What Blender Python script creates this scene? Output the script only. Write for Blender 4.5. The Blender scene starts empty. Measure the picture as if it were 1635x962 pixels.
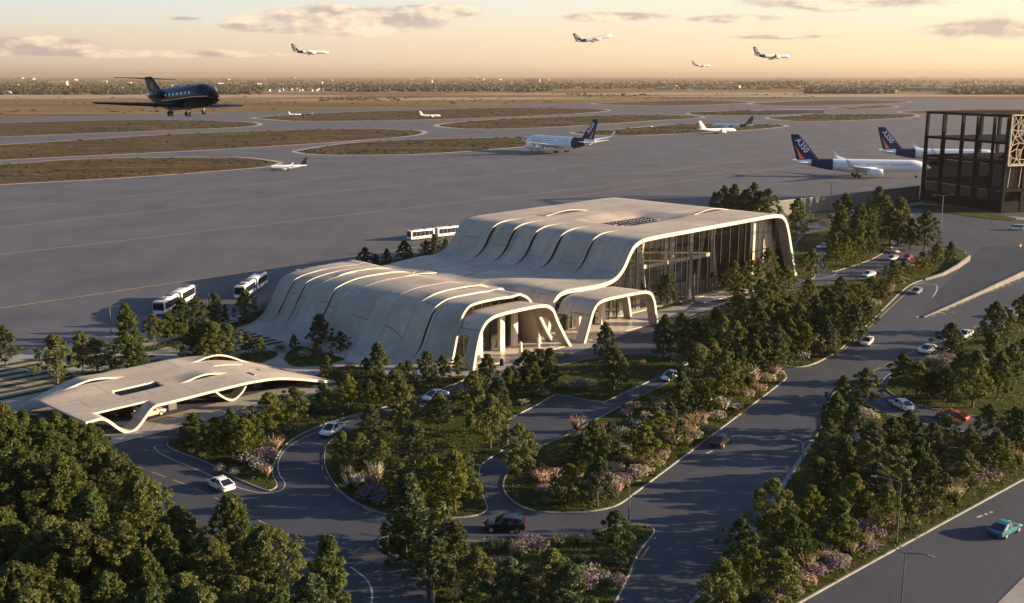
import bpy, bmesh, math, random
from mathutils import Vector, Matrix
from mathutils.geometry import tessellate_polygon
SC = bpy.context.scene
COL = SC.collection
R = math.radians

# ------------------------------------------------------------------ survey camera (photo pixel -> place on the ground)
F = 1700.0; CX, CY = 817.5, 481.0; PIT = math.atan(360 / F); CH = 50.0
cp, sp = math.cos(PIT), math.sin(PIT)
def g(px, py, z=0.0):
    a = (px - CX) / F; b = (CY - py) / F
    d = (a, cp + b * sp, -sp + b * cp)
    t = (z - CH) / d[2]
    return Vector((d[0] * t, d[1] * t, z))
def at_range(px, py, D):
    a = (px - CX) / F; b = (CY - py) / F
    d = (a, cp + b * sp, -sp + b * cp)
    t = D / d[1]
    return Vector((d[0] * t, D, CH + d[2] * t))
def px_per_m(p):
    return F / (p[1] * cp - (p[2] - CH) * sp)
BU = R(45.7)
UX, UY = math.sin(BU), math.cos(BU)
O = g(915, 552)
def uv(U, V, z=0.0):                      # the terminal's own axes
    return Vector((O.x + UX * U - UY * V, O.y + UY * U + UX * V, z))
UROT = math.atan2(UY, UX)

# ------------------------------------------------------------------ materials
def new_mat(name):
    m = bpy.data.materials.new(name); m.use_nodes = True
    nt = m.node_tree; b = nt.nodes['Principled BSDF']
    return m, nt, b
def N(nt, t, **kw):
    n = nt.nodes.new(t)
    for k, v in kw.items(): setattr(n, k, v)
    return n
def mixc(nt, fac, a, b, mode='MIX'):
    n = nt.nodes.new('ShaderNodeMix'); n.data_type = 'RGBA'; n.blend_type = mode
    for s, v in ((0, fac), (6, a), (7, b)):
        if hasattr(v, 'is_linked') or hasattr(v, 'links'): nt.links.new(v, n.inputs[s])
        elif s == 0: n.inputs[s].default_value = v
        else: n.inputs[s].default_value = (*v[:3], 1)
    return n.outputs[2]
def mapr(nt, v, a, b, c=0.0, d=1.0):
    n = nt.nodes.new('ShaderNodeMapRange'); nt.links.new(v, n.inputs[0])
    for i, x in zip((1, 2, 3, 4), (a, b, c, d)): n.inputs[i].default_value = x
    return n.outputs[0]
def noise(nt, vec, scale, detail=4, rough=0.55, stretch=None):
    if stretch:
        mp = N(nt, 'ShaderNodeMapping'); mp.inputs['Scale'].default_value = stretch
        if len(stretch) == 4: pass
        nt.links.new(vec, mp.inputs[0]); vec = mp.outputs[0]
    n = N(nt, 'ShaderNodeTexNoise'); n.inputs['Scale'].default_value = scale
    n.inputs['Detail'].default_value = detail; n.inputs['Roughness'].default_value = rough
    nt.links.new(vec, n.inputs['Vector']); return n.outputs['Fac']
def wpos(nt):
    return N(nt, 'ShaderNodeNewGeometry').outputs['Position']
def bump(nt, b, h, strength, dist):
    n = N(nt, 'ShaderNodeBump'); n.inputs['Strength'].default_value = strength; n.inputs['Distance'].default_value = dist
    nt.links.new(h, n.inputs['Height']); nt.links.new(n.outputs[0], b.inputs['Normal'])
def simple(name, col, rough=0.5, metal=0.0, var=0.0, scale=1.0, spec=0.5, coat=0.0):
    m, nt, b = new_mat(name)
    b.inputs['Roughness'].default_value = rough; b.inputs['Metallic'].default_value = metal
    b.inputs['Specular IOR Level'].default_value = spec; b.inputs['Coat Weight'].default_value = coat
    if var:
        tc = N(nt, 'ShaderNodeTexCoord').outputs['Object']
        f = noise(nt, tc, scale)
        c = mixc(nt, mapr(nt, f, .3, .7), [x * (1 - var) for x in col], [min(1, x * (1 + var)) for x in col])
        nt.links.new(c, b.inputs['Base Color'])
    else: b.inputs['Base Color'].default_value = (*col, 1)
    return m

def asphalt(name, col, patch=.3, joints=False):
    m, nt, b = new_mat(name); p = wpos(nt)
    a = noise(nt, p, .035, 5, .6); s = noise(nt, p, .35, 4, .6); fine = noise(nt, p, 6, 3, .7)
    st = noise(nt, p, .11, 5, .65, (1, .22, 1))
    c = mixc(nt, mapr(nt, a, .3, .7), [x * (1 - patch) for x in col], [x * (1 + patch) for x in col])
    c = mixc(nt, mapr(nt, s, .38, .72, 0, .45), c, [col[0] * .72, col[1] * .74, col[2] * .78])
    c = mixc(nt, mapr(nt, st, .46, .64, 0, .5), c, [col[0] * 1.38, col[1] * 1.28, col[2] * 1.2])
    c = mixc(nt, mapr(nt, fine, .35, .7, 0, .35), c, [x * 1.5 for x in col])
    # cracks and sealed joints
    vo = N(nt, 'ShaderNodeTexVoronoi', feature='DISTANCE_TO_EDGE'); vo.inputs['Scale'].default_value = .045
    w = N(nt, 'ShaderNodeVectorMath', operation='ADD')
    nz = N(nt, 'ShaderNodeTexNoise'); nz.inputs['Scale'].default_value = .12; nt.links.new(p, nz.inputs['Vector'])
    sc = N(nt, 'ShaderNodeVectorMath', operation='SCALE'); sc.inputs[3].default_value = 14
    nt.links.new(nz.outputs['Color'], sc.inputs[0]); nt.links.new(p, w.inputs[0]); nt.links.new(sc.outputs[0], w.inputs[1])
    nt.links.new(w.outputs[0], vo.inputs['Vector'])
    c = mixc(nt, mapr(nt, vo.outputs['Distance'], .0, .006, .5, 0), c, [x * .5 for x in col])
    nt.links.new(c, b.inputs['Base Color'])
    b.inputs['Roughness'].default_value = .78; b.inputs['Specular IOR Level'].default_value = .25
    bump(nt, b, fine, .25, .03)
    return m
def concrete(name, col, board=True, warm=.0):
    m, nt, b = new_mat(name)
    p = N(nt, 'ShaderNodeTexCoord').outputs['Object']
    a = noise(nt, p, .12, 6, .62); s = noise(nt, p, 1.3, 5, .65); f = noise(nt, p, 9, 3, .6)
    st = noise(nt, p, .9, 4, .6, (1, .8, .12))
    c = mixc(nt, mapr(nt, a, .3, .72), [x * .74 for x in col], [x * 1.16 for x in col])
    c = mixc(nt, mapr(nt, s, .42, .75, 0, .5), c, [col[0] * .72, col[1] * .71, col[2] * .7])
    c = mixc(nt, mapr(nt, st, .5, .7, 0, .55), c, [col[0] * .68, col[1] * .67, col[2] * .66])
    c = mixc(nt, mapr(nt, f, .4, .7, 0, .22), c, [x * 1.25 for x in col])
    if board:                                   # joints between cast panels
        br = N(nt, 'ShaderNodeTexBrick'); br.inputs['Scale'].default_value = 1
        br.inputs['Brick Width'].default_value = 9.5; br.inputs['Row Height'].default_value = 5.2
        br.inputs['Mortar Size'].default_value = .08; br.inputs['Mortar Smooth'].default_value = .3
        br.inputs['Color1'].default_value = (1, 1, 1, 1); br.inputs['Color2'].default_value = (.82, .82, .82, 1)
        br.inputs['Mortar'].default_value = (.45, .44, .43, 1)
        nt.links.new(p, br.inputs['Vector'])
        c = mixc(nt, .85, c, br.outputs['Color'], 'MULTIPLY')
    nt.links.new(c, b.inputs['Base Color'])
    b.inputs['Roughness'].default_value = .75; b.inputs['Specular IOR Level'].default_value = .3
    bump(nt, b, s, .18, .05)
    return m
def grassy(name, dark, mid, dry, bump_d=.25, sc=1.0):
    m, nt, b = new_mat(name); p = wpos(nt)
    a = noise(nt, p, .06 * sc, 6, .65); s = noise(nt, p, .5 * sc, 5, .7); f = noise(nt, p, 3.5 * sc, 4, .75)
    c = mixc(nt, mapr(nt, a, .36, .64), dark, mid)
    c = mixc(nt, mapr(nt, s, .48, .7, 0, .75), c, dry)
    c = mixc(nt, mapr(nt, f, .4, .7, 0, .55), c, [x * .4 for x in dark])
    nt.links.new(c, b.inputs['Base Color']); b.inputs['Roughness'].default_value = .95
    b.inputs['Specular IOR Level'].default_value = .1
    bump(nt, b, f, .6, bump_d)
    return m
def field_mat():
    m, nt, b = new_mat('dry_field'); p = wpos(nt)
    big = noise(nt, p, .0016, 6, .6, (.45, 1, 1)); strip = noise(nt, p, .006, 5, .6, (.25, 1.5, 1)); f = noise(nt, p, .05, 5, .7); ff = noise(nt, p, .4, 4, .7)
    c = mixc(nt, mapr(nt, big, .38, .62), (.11, .088, .036), (.27, .175, .088))
    c = mixc(nt, mapr(nt, strip, .5, .68, 0, .8), c, (.33, .225, .135))
    c = mixc(nt, mapr(nt, f, .46, .62, 0, .65), c, (.06, .052, .022))
    c = mixc(nt, mapr(nt, ff, .45, .7, 0, .4), c, (.04, .036, .016))
    nt.links.new(c, b.inputs['Base Color']); b.inputs['Roughness'].default_value = 1; b.inputs['Specular IOR Level'].default_value = .05
    return m
def airfield_mat():
    m, nt, b = new_mat('airfield_grass'); p = wpos(nt)
    a = noise(nt, p, .028, 7, .68, (.35, 1.2, 1)); s = noise(nt, p, .16, 6, .72, (.5, 1.4, 1)); f = noise(nt, p, .9, 4, .75); w = noise(nt, p, .05, 6, .7, (.2, 2.2, 1))
    c = mixc(nt, mapr(nt, a, .44, .56), (.12, .07, .045), (.062, .055, .016))
    c = mixc(nt, mapr(nt, s, .46, .56, 0, .85), c, (.03, .022, .014))
    c = mixc(nt, mapr(nt, w, .54, .6, 0, .8), c, (.18, .12, .085))
    c = mixc(nt, mapr(nt, f, .47, .58, 0, .55), c, (.105, .085, .03))
    c = mixc(nt, mapr(nt, noise(nt, p, .31, 5, .7), .54, .6, 0, .8), c, (.018, .015, .009))
    nt.links.new(c, b.inputs['Base Color']); b.inputs['Roughness'].default_value = 1; b.inputs['Specular IOR Level'].default_value = .05
    bump(nt, b, f, .8, .4)
    return m
def leafy(name, cols, transl=.36):
    m, nt, b = new_mat(name)
    at = N(nt, 'ShaderNodeAttribute', attribute_name='tint').outputs['Fac']
    oi = N(nt, 'ShaderNodeObjectInfo').outputs['Random']
    c = mixc(nt, at, cols[0], cols[1])
    c = mixc(nt, mapr(nt, oi, 0, 1, 0, .6), c, cols[2])
    nt.links.new(c, b.inputs['Base Color']); b.inputs['Roughness'].default_value = .62; b.inputs['Specular IOR Level'].default_value = .25
    tr = N(nt, 'ShaderNodeBsdfTranslucent'); mx = N(nt, 'ShaderNodeMixShader'); mx.inputs[0].default_value = transl
    c2 = mixc(nt, 1.0, c, (1.25, 1.15, .5), 'MULTIPLY'); nt.links.new(c2, tr.inputs['Color'])
    nt.links.new(b.outputs[0], mx.inputs[1]); nt.links.new(tr.outputs[0], mx.inputs[2])
    nt.links.new(mx.outputs[0], nt.nodes['Material Output'].inputs['Surface'])
    return m
def glassy(name, tint, transp=.7, rough=.04):
    m, nt, b = new_mat(name)
    b.inputs['Base Color'].default_value = (.02, .02, .022, 1); b.inputs['Roughness'].default_value = rough
    b.inputs['Specular IOR Level'].default_value = .6
    t = N(nt, 'ShaderNodeBsdfTransparent'); t.inputs[0].default_value = (*tint, 1)
    mx = N(nt, 'ShaderNodeMixShader'); fr = N(nt, 'ShaderNodeFresnel'); fr.inputs[0].default_value = 1.5
    f2 = mapr(nt, fr.outputs[0], 0, 1, 1 - transp, 1)
    nt.links.new(f2, mx.inputs[0]); nt.links.new(t.outputs[0], mx.inputs[1]); nt.links.new(b.outputs[0], mx.inputs[2])
    nt.links.new(mx.outputs[0], nt.nodes['Material Output'].inputs['Surface'])
    return m
M = {}
M['field'] = field_mat()
M['apron'] = asphalt('apron_asphalt', (.08, .081, .091))
M['road'] = asphalt('road_asphalt', (.046, .051, .064))
M['paving'] = concrete('plaza_paving', (.3, .28, .25))
M['border'] = simple('taxiway_shoulder', (.32, .26, .21), .9, var=.25, scale=.2)
M['kerb'] = simple('kerb_stone', (.25, .235, .21), .8, var=.2, scale=.6)
M['shell'] = concrete('cast_concrete', (.46, .4, .325))
M['trimlip'] = simple('shell_edge', (.5, .45, .375), .7, var=.08, scale=.5)
M['wallc'] = concrete('retaining_concrete', (.15, .14, .13))
M['lawn'] = grassy('lawn', (.03, .042, .01), (.055, .066, .016), (.09, .082, .028))
M['rough'] = airfield_mat()
M['soil'] = grassy('planting_soil', (.025, .022, .012), (.03, .034, .012), (.05, .04, .022))
M['yellow'] = simple('yellow_paint', (.34, .22, .07), .8, var=.3, scale=.5)
M['white'] = simple('white_paint', (.36, .355, .33), .8, var=.25, scale=.5)
M['dirt'] = simple('bare_earth', (.24, .17, .1), 1, var=.3, scale=.01)
M['bark'] = simple('bark', (.09, .062, .042), .9, var=.35, scale=3)
M['leafA'] = leafy('leaf_dark', ((.028, .048, .012), (.072, .1, .021), (.088, .094, .019)))
M['leafB'] = leafy('leaf_olive', ((.055, .07, .02), (.13, .142, .038), (.1, .112, .03)))
M['leafE'] = leafy('leaf_deep_green', ((.022, .038, .01), (.058, .078, .017), (.078, .078, .017)))
M['leafC'] = leafy('leaf_blue_green', ((.03, .048, .02), (.06, .084, .036), (.065, .078, .026)), .28)
M['leafD'] = leafy('leaf_yellow_green', ((.075, .09, .013), (.15, .16, .024), (.11, .12, .02)), .4)
M['blossomP'] = leafy('pink_blossom', ((.28, .16, .14), (.4, .28, .24), (.36, .27, .2)), .15)
M['blossomW'] = leafy('white_blossom', ((.3, .28, .23), (.45, .42, .36), (.36, .33, .26)), .2)
M['blossomV'] = leafy('purple_blossom', ((.17, .11, .15), (.3, .22, .27), (.26, .18, .22)), .2)
M['plume'] = leafy('grass_plume', ((.2, .16, .09), (.3, .26, .16), (.25, .2, .12)), .3)
M['russet'] = leafy('russet_leaf', ((.09, .045, .02), (.15, .075, .03), (.11, .06, .025)))
M['farwood'] = leafy('distant_foliage', ((.022, .024, .011), (.044, .042, .02), (.034, .032, .015)), 0)
M['glass'] = glassy('curtain_glass', (.93, .9, .85), .965)
M['dglass'] = glassy('smoked_glass', (.1, .1, .1), .95, .1)
M['cglass'] = simple('vehicle_glass', (.012, .014, .018), .06, spec=.7)
M['mullion'] = simple('bronze_mullion', (.035, .03, .026), .45, .3)
M['darkmetal'] = simple('dark_frame_metal', (.009, .009, .011), .7, .0, var=.2, scale=.5, spec=.06)
M['lattice'] = simple('sandstone_lattice', (.42, .34, .24), .8, var=.15, scale=.5)
M['steel'] = simple('galvanised_steel', (.11, .11, .115), .5, .4)
M['lamp'] = simple('lamp_head_grey', (.2, .2, .2), .5, .2)
M['tyre'] = simple('tyre_rubber', (.015, .015, .016), .85)
M['rim'] = simple('alloy_rim', (.55, .54, .52), .35, .8)
M['planewhite'] = simple('aircraft_white', (.86, .85, .83), .32, coat=.3)
M['wingwhite'] = simple('wing_grey_white', (.7, .7, .69), .4)
M['navy'] = simple('tail_navy', (.007, .024, .085), .5, spec=.12)
M['orange'] = simple('tail_orange', (.75, .2, .03), .4)
M['redtail'] = simple('tail_red', (.55, .1, .05), .4)
M['tailblack'] = simple('tail_black', (.02, .016, .022), .4)
M['jetblack'] = simple('jet_black_paint', (.0035, .0035, .0035), .25, spec=.3, coat=.06)
M['fan'] = simple('engine_fan_dark', (.02, .02, .022), .4, .5)
M['chrome'] = simple('polished_metal', (.6, .56, .5), .25, .9)
M['busw'] = simple('bus_white', (.72, .71, .69), .35, coat=.3)
M['bellows'] = simple('bellows_rubber', (.03, .03, .033), .8)
M['redlight'] = simple('tail_lamp_red', (.45, .02, .015), .25)
M['headlight'] = simple('headlamp_lens', (.75, .75, .72), .15)
M['floor'] = simple('interior_floor', (.55, .49, .41), .3, var=.15, scale=.4)
M['inner'] = simple('interior_plaster', (.72, .64, .53), .8, var=.1, scale=.3)
M['panel'] = simple('skylight_panel', (.03, .032, .038), .8, spec=.1)
M['tan'] = simple('distant_tan_wall', (.38, .3, .22), .9)
M['pale'] = simple('distant_pale_wall', (.42, .38, .33), .9)
M['roofd'] = simple('distant_roof', (.2, .15, .12), .9)
M['orangeplastic'] = simple('barrel_orange', (.6, .2, .03), .5)

# ------------------------------------------------------------------ mesh helper
class MB:
    def __init__(s): s.v = []; s.f = []; s.mi = []; s.m = 0
    def face(s, pts):
        i = len(s.v); s.v += [tuple(p) for p in pts]; s.f.append(tuple(range(i, i + len(pts)))); s.mi.append(s.m)
    def box(s, c, d, rz=0.0, ax=None):
        cx, cy, cz = c; hx, hy, hz = d[0] / 2, d[1] / 2, d[2] / 2; i = len(s.v); ca, sa = math.cos(rz), math.sin(rz)
        for z in (-hz, hz):
            for x, y in ((-hx, -hy), (hx, -hy), (hx, hy), (-hx, hy)):
                s.v.append((cx + x * ca - y * sa, cy + x * sa + y * ca, cz + z))
        for q in ((3, 2, 1, 0), (4, 5, 6, 7), (0, 1, 5, 4), (1, 2, 6, 5), (2, 3, 7, 6), (3, 0, 4, 7)):
            s.f.append(tuple(i + k for k in q)); s.mi.append(s.m)
    def bar(s, a, b, w, h=None):                # square bar between two points
        a = Vector(a); b = Vector(b); d = (b - a).normalized(); h = h or w
        up = Vector((0, 0, 1)) if abs(d.z) < .95 else Vector((1, 0, 0))
        x = d.cross(up).normalized() * (w / 2); y = x.cross(d).normalized() * (h / 2); i = len(s.v)
        for p in (a, b):
            for k, l in ((-1, -1), (1, -1), (1, 1), (-1, 1)): s.v.append(tuple(p + x * k + y * l))
        for q in ((0, 1, 2, 3), (7, 6, 5, 4), (0, 4, 5, 1), (1, 5, 6, 2), (2, 6, 7, 3), (3, 7, 4, 0)):
            s.f.append(tuple(i + k for k in q)); s.mi.append(s.m)
    def tube(s, pts, rad, n=8, cap=True):
        rings = []; P = [Vector(p) for p in pts]
        if not hasattr(rad, '__len__'): rad = [rad] * len(P)
        for j, p in enumerate(P):
            d = (P[min(j + 1, len(P) - 1)] - P[max(j - 1, 0)]).normalized()
            up = Vector((0, 0, 1)) if abs(d.z) < .9 else Vector((1, 0, 0))
            x = d.cross(up).normalized(); y = x.cross(d).normalized()
            rings.append([p + (x * math.cos(t) + y * math.sin(t)) * rad[j] for t in [2 * math.pi * k / n for k in range(n)]])
        s.loft(rings, cap)
    def loft(s, rings, cap=True, closed=True):
        i = len(s.v); n = len(rings[0])
        for r in rings: s.v += [tuple(p) for p in r]
        for a in range(len(rings) - 1):
            for k in range(n if closed else n - 1):
                l = (k + 1) % n
                s.f.append((i + a * n + k, i + a * n + l, i + (a + 1) * n + l, i + (a + 1) * n + k)); s.mi.append(s.m)
        if cap and closed:
            s.f.append(tuple(i + k for k in range(n))[::-1]); s.mi.append(s.m)
            e = i + (len(rings) - 1) * n; s.f.append(tuple(e + k for k in range(n))); s.mi.append(s.m)
    def disc_x(s, c, r, th, n=14):               # wheel-like cylinder with its axis along y
        self = s; rings = []
        for y in (-th / 2, th / 2):
            rings.append([(c[0] + r * math.cos(t), c[1] + y, c[2] + r * math.sin(t)) for t in [2 * math.pi * k / n for k in range(n)]])
        s.loft(rings)
    def mesh(s, name, mats, smooth=False):
        me = bpy.data.meshes.new(name); me.from_pydata(s.v, [], s.f)
        for m in (mats if isinstance(mats, (list, tuple)) else [mats]): me.materials.append(m)
        if any(s.mi): me.polygons.foreach_set('material_index', s.mi)
        bm = bmesh.new(); bm.from_mesh(me); bmesh.ops.recalc_face_normals(bm, faces=bm.faces); bm.to_mesh(me); bm.free()
        if smooth:
            me.polygons.foreach_set('use_smooth', [True] * len(me.polygons)); me.set_sharp_from_angle(angle=R(38))
        me.update(); return me
    def build(s, name, mats, parent=None, smooth=False):
        return put(name, s.mesh(name, mats, smooth), parent)
def put(name, me, parent=None):
    o = bpy.data.objects.new(name, me); COL.objects.link(o)
    if parent: o.parent = parent
    return o
def tag(o, label=None, cat=None, group=None, kind=None):
    if label: o['label'] = label
    if cat: o['category'] = cat
    if group: o['group'] = group
    if kind: o['kind'] = kind
    return o
def thing(name, label, cat, loc=(0, 0, 0), rz=0.0, group=None):
    o = bpy.data.objects.new(name, None); COL.objects.link(o); o.empty_display_size = .3
    o.location = loc; o.rotation_euler = (0, 0, rz)
    return tag(o, label, cat, group)
def copy_tree(o, parent=None):
    c = o.copy(); COL.objects.link(c)
    if parent: c.parent = parent
    for ch in list(o.children): copy_tree(ch, c)
    return c
def spline(pts, per=8, closed=True):
    P = [Vector(p) for p in pts]; n = len(P); out = []
    for i in range(n if closed else n - 1):
        p0, p1, p2, p3 = (P[(i - 1) % n], P[i], P[(i + 1) % n], P[(i + 2) % n]) if closed else (P[max(i - 1, 0)], P[i], P[i + 1], P[min(i + 2, n - 1)])
        for k in range(per):
            t = k / per
            # centripetal-ish via finite tangents limited to the segment length
            L = (p2 - p1).length
            m1 = (p2 - p0); m2 = (p3 - p1)
            m1 = m1.normalized() * min(L, m1.length / 2) if m1.length else m1
            m2 = m2.normalized() * min(L, m2.length / 2) if m2.length else m2
            out.append(p1 * (2 * t**3 - 3 * t**2 + 1) + m1 * (t**3 - 2 * t**2 + t) + p2 * (-2 * t**3 + 3 * t**2) + m2 * (t**3 - t**2))
    if not closed: out.append(P[-1])
    return out
def area2(P): return sum(P[i].x * P[(i + 1) % len(P)].y - P[(i + 1) % len(P)].x * P[i].y for i in range(len(P)))
def offset(P, d):
    n = len(P); s = 1 if area2(P) > 0 else -1; out = []
    for i in range(n):
        t = (P[(i + 1) % n] - P[(i - 1) % n]); t.z = 0
        if t.length < 1e-6: out.append(P[i].copy()); continue
        t.normalize(); out.append(P[i] + Vector((t.y, -t.x, 0)) * d * s)
    return out
def flat(name, P, z, mat, kind='structure', thick=None):
    P3 = [Vector((p.x, p.y, z)) for p in P]
    mb = MB(); tri = tessellate_polygon([P3]); mb.v = [tuple(p) for p in P3]; mb.f = [tuple(t) for t in tri]; mb.mi = [0] * len(mb.f)
    o = mb.build(name, mat)
    if o.data.polygons and o.data.polygons[0].normal.z < 0: o.data.flip_normals()
    return tag(o, kind=kind)
def strip(P, w, z, closed=False):
    """flat ribbon of width w along P"""
    mb = MB(); n = len(P); L = []
    for i in range(n):
        a = P[(i - 1) % n] if closed or i else P[i]; b = P[(i + 1) % n] if closed or i < n - 1 else P[i]
        t = b - a; t.z = 0; t.normalize(); nx = Vector((t.y, -t.x, 0)) * (w / 2)
        L.append((Vector((P[i].x, P[i].y, z)) - nx, Vector((P[i].x, P[i].y, z)) + nx))
    return L
def add_strip(mb, P, w, z, closed=False, dash=None):
    L = strip(P, w, z, closed); n = len(L)
    run = 0.0
    for i in range(n if closed else n - 1):
        a, b = L[i], L[(i + 1) % n]
        seg = (P[(i + 1) % n] - P[i]).length
        if dash is None or (run % (dash[0] + dash[1])) < dash[0]: mb.face((a[0], b[0], b[1], a[1]))
        run += seg
def resample(P, step):
    out = [P[0].copy()]; acc = 0
    for a, b in zip(P, P[1:]):
        L = (b - a).length; t = step - acc
        while t < L: out.append(a.lerp(b, t / L)); t += step
        acc = L - (t - step)
    return out
def inside(x, y, P):
    c = False; n = len(P); j = n - 1
    for i in range(n):
        a, b = P[i], P[j]
        if (a.y > y) != (b.y > y) and x < (b.x - a.x) * (y - a.y) / (b.y - a.y) + a.x: c = not c
        j = i
    return c

# ------------------------------------------------------------------ camera, sun, sky
cam = bpy.data.cameras.new('camera'); cam.sensor_width = 36; cam.lens = 36 * F / 1635; cam.clip_start = 1; cam.clip_end = 120000
co = bpy.data.objects.new('camera', cam); COL.objects.link(co); co.location = (0, 0, CH); co.rotation_euler = (math.pi / 2 - PIT, 0, 0)
SC.camera = co
SUN_AZ, SUN_EL = R(90), R(12.8)               # bearing clockwise from +Y
sd = Vector((math.sin(SUN_AZ) * math.cos(SUN_EL), math.cos(SUN_AZ) * math.cos(SUN_EL), math.sin(SUN_EL)))
sl = bpy.data.lights.new('sun', 'SUN'); sl.energy = 5.0; sl.angle = R(.55); sl.color = (1.0, .745, .48)
so = bpy.data.objects.new('sun', sl); COL.objects.link(so); so.rotation_euler = (-sd).to_track_quat('-Z', 'Y').to_euler(); so.location = sd * 400
W = bpy.data.worlds.new('World'); SC.world = W; W.use_nodes = True
nt = W.node_tree; bg = nt.nodes['Background']
sky = N(nt, 'ShaderNodeTexSky', sky_type='NISHITA'); sky.sun_disc = False; sky.sun_elevation = SUN_EL; sky.sun_rotation = SUN_AZ
sky.altitude = 50; sky.air_density = 1.0; sky.dust_density = 2.2; sky.ozone_density = 1.6
tcg = N(nt, 'ShaderNodeTexCoord').outputs['Generated']
sep = N(nt, 'ShaderNodeSeparateXYZ'); nt.links.new(tcg, sep.inputs[0])
def mth(op, a, b=None, c=None):
    n = N(nt, 'ShaderNodeMath', operation=op)
    for i, v in enumerate((a, b, c)):
        if v is None: continue
        if hasattr(v, 'links'): nt.links.new(v, n.inputs[i])
        else: n.inputs[i].default_value = v
    return n.outputs[0]
az = mth('ARCTAN2', sep.outputs[0], sep.outputs[1]); el = mth('ARCSINE', sep.outputs[2])
skyc = mixc(nt, 1.0, sky.outputs[0], (.86, 1.0, 1.25), 'MULTIPLY')
SKY = dict(low=(7.8, 5.6, 3.1), lowL=(4.1, 3.25, 2.6), mid=(7.2, 5.8, 3.9), top=(3.7, 4.6, 4.75))
# evening haze near the horizon, warmer towards the sun
sunward = mapr(nt, az, -.5, .55)
hor = mixc(nt, sunward, SKY['lowL'], SKY['low'])
midc = mixc(nt, sunward, (5.0, 4.6, 3.75), SKY['mid'])
band = mixc(nt, mapr(nt, el, .0, .055), hor, midc)
upper = mixc(nt, sunward, SKY['top'], (6.7, 6.0, 4.8))
band = mixc(nt, mapr(nt, el, .035, .085), band, upper)
front = mapr(nt, sep.outputs[1], -.3, .6)
fade = mth('MULTIPLY', mapr(nt, el, .07, .26, 1, 0), front)
skyc = mixc(nt, fade, skyc, band)
# clouds: flat evening banks low over the horizon
comb = N(nt, 'ShaderNodeCombineXYZ'); nt.links.new(az, comb.inputs[0]); nt.links.new(el, comb.inputs[1])
cn = noise(nt, comb.outputs[0], 17, 8, .6, (1, 2.7, 1)); cn2 = noise(nt, comb.outputs[0], 9, 5, .55, (1, 7, 1))
def blob(px, py, wx, wy):
    A = math.atan((px - CX) / 1738.0); E = math.atan((121 - py) / 1738.0)
    dx = mth('DIVIDE', mth('SUBTRACT', az, A), wx / 1738.0); dy = mth('DIVIDE', mth('SUBTRACT', el, E), wy / 1738.0)
    r = mth('ADD', mth('MULTIPLY', dx, dx), mth('MULTIPLY', dy, dy))
    return mapr(nt, r, 0, 1, 1, 0)
cl = None
for b_ in ((560, 34, 200, 30), (690, 22, 110, 14), (400, 44, 60, 10), (60, 76, 120, 15), (980, 30, 130, 10), (1340, 12, 190, 18), (1180, 34, 110, 9), (1570, 56, 130, 20), (300, 36, 40, 5), (470, 52, 120, 8), (200, 88, 300, 8), (1250, 62, 110, 5)):
    k = blob(*b_); cl = k if cl is None else mth('MAXIMUM', cl, k)
dens = mth('MULTIPLY_ADD', cl, .46, mth('SUBTRACT', cn, .64))
dens = mth('ADD', dens, mth('MULTIPLY', mth('SUBTRACT', cn2, .5), .22))
cov = mapr(nt, dens, .0, .16)
# thickness decides how grey the underside is; sunlit tops come from the density falling off upwards
comb2 = N(nt, 'ShaderNodeVectorMath', operation='ADD'); nt.links.new(comb.outputs[0], comb2.inputs[0]); comb2.inputs[1].default_value = (.006, .006, 0)
cnu = noise(nt, comb2.outputs[0], 17, 8, .6, (1, 2.7, 1))
lit = mapr(nt, mth('SUBTRACT', cn, cnu), -.07, .09)
ccol = mixc(nt, lit, (3.3, 2.75, 2.5), (7.0, 5.5, 4.0))
skyc = mixc(nt, mth('MULTIPLY', mth('MULTIPLY', cov, .8), front), skyc, ccol)
nt.links.new(skyc, bg.inputs['Color']); bg.inputs['Strength'].default_value = .058
SC.render.engine = 'CYCLES'
SC.view_settings.view_transform = 'Standard'; SC.view_settings.look = 'None'; SC.view_settings.gamma = 1
SC.view_settings.exposure = 1.58
SC.cycles.use_denoising = True; SC.cycles.max_bounces = 6; SC.cycles.transparent_max_bounces = 12; SC.cycles.volume_bounces = 1
SC.cycles.sample_clamp_indirect = 6
# ------------------------------------------------------------------ setting: ground, apron, roads, islands
rng = random.Random(7)
mb = MB(); S_ = 60000
mb.v = [(-S_, -400, -.06), (S_, -400, -.06), (S_, S_, -.06), (-S_, S_, -.06)]; mb.f = [(0, 1, 2, 3)]; mb.mi = [0]
tag(mb.build('ground', M['field']), kind='structure')
def P(px, per=8, closed=True, smooth=True):
    w = [g(*p) for p in px]
    return spline(w, per, closed) if smooth else w
# apron and taxiways: one paved sheet
ap = [(-900, 620), (0, 562), (175, 538), (440, 494), (560, 470), (700, 420), (1140, 348), (1240, 345), (1470, 318), (2100, 300),
      (2400, 168), (1635, 158), (1360, 156), (1090, 160), (800, 167), (545, 175), (230, 182), (0, 188), (-900, 204)]
flat('apron', P(ap, smooth=False), 0.0, M['apron'])
# landside road sheet
rd = [(-400, 720), (0, 612), (180, 545), (440, 494), (700, 420), (1140, 348), (1240, 345), (1470, 318), (2200, 296), (2400, 1400), (1300, 1500), (-400, 1500)]
flat('road', P(rd, smooth=False), 0.012, M['road'])
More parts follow.
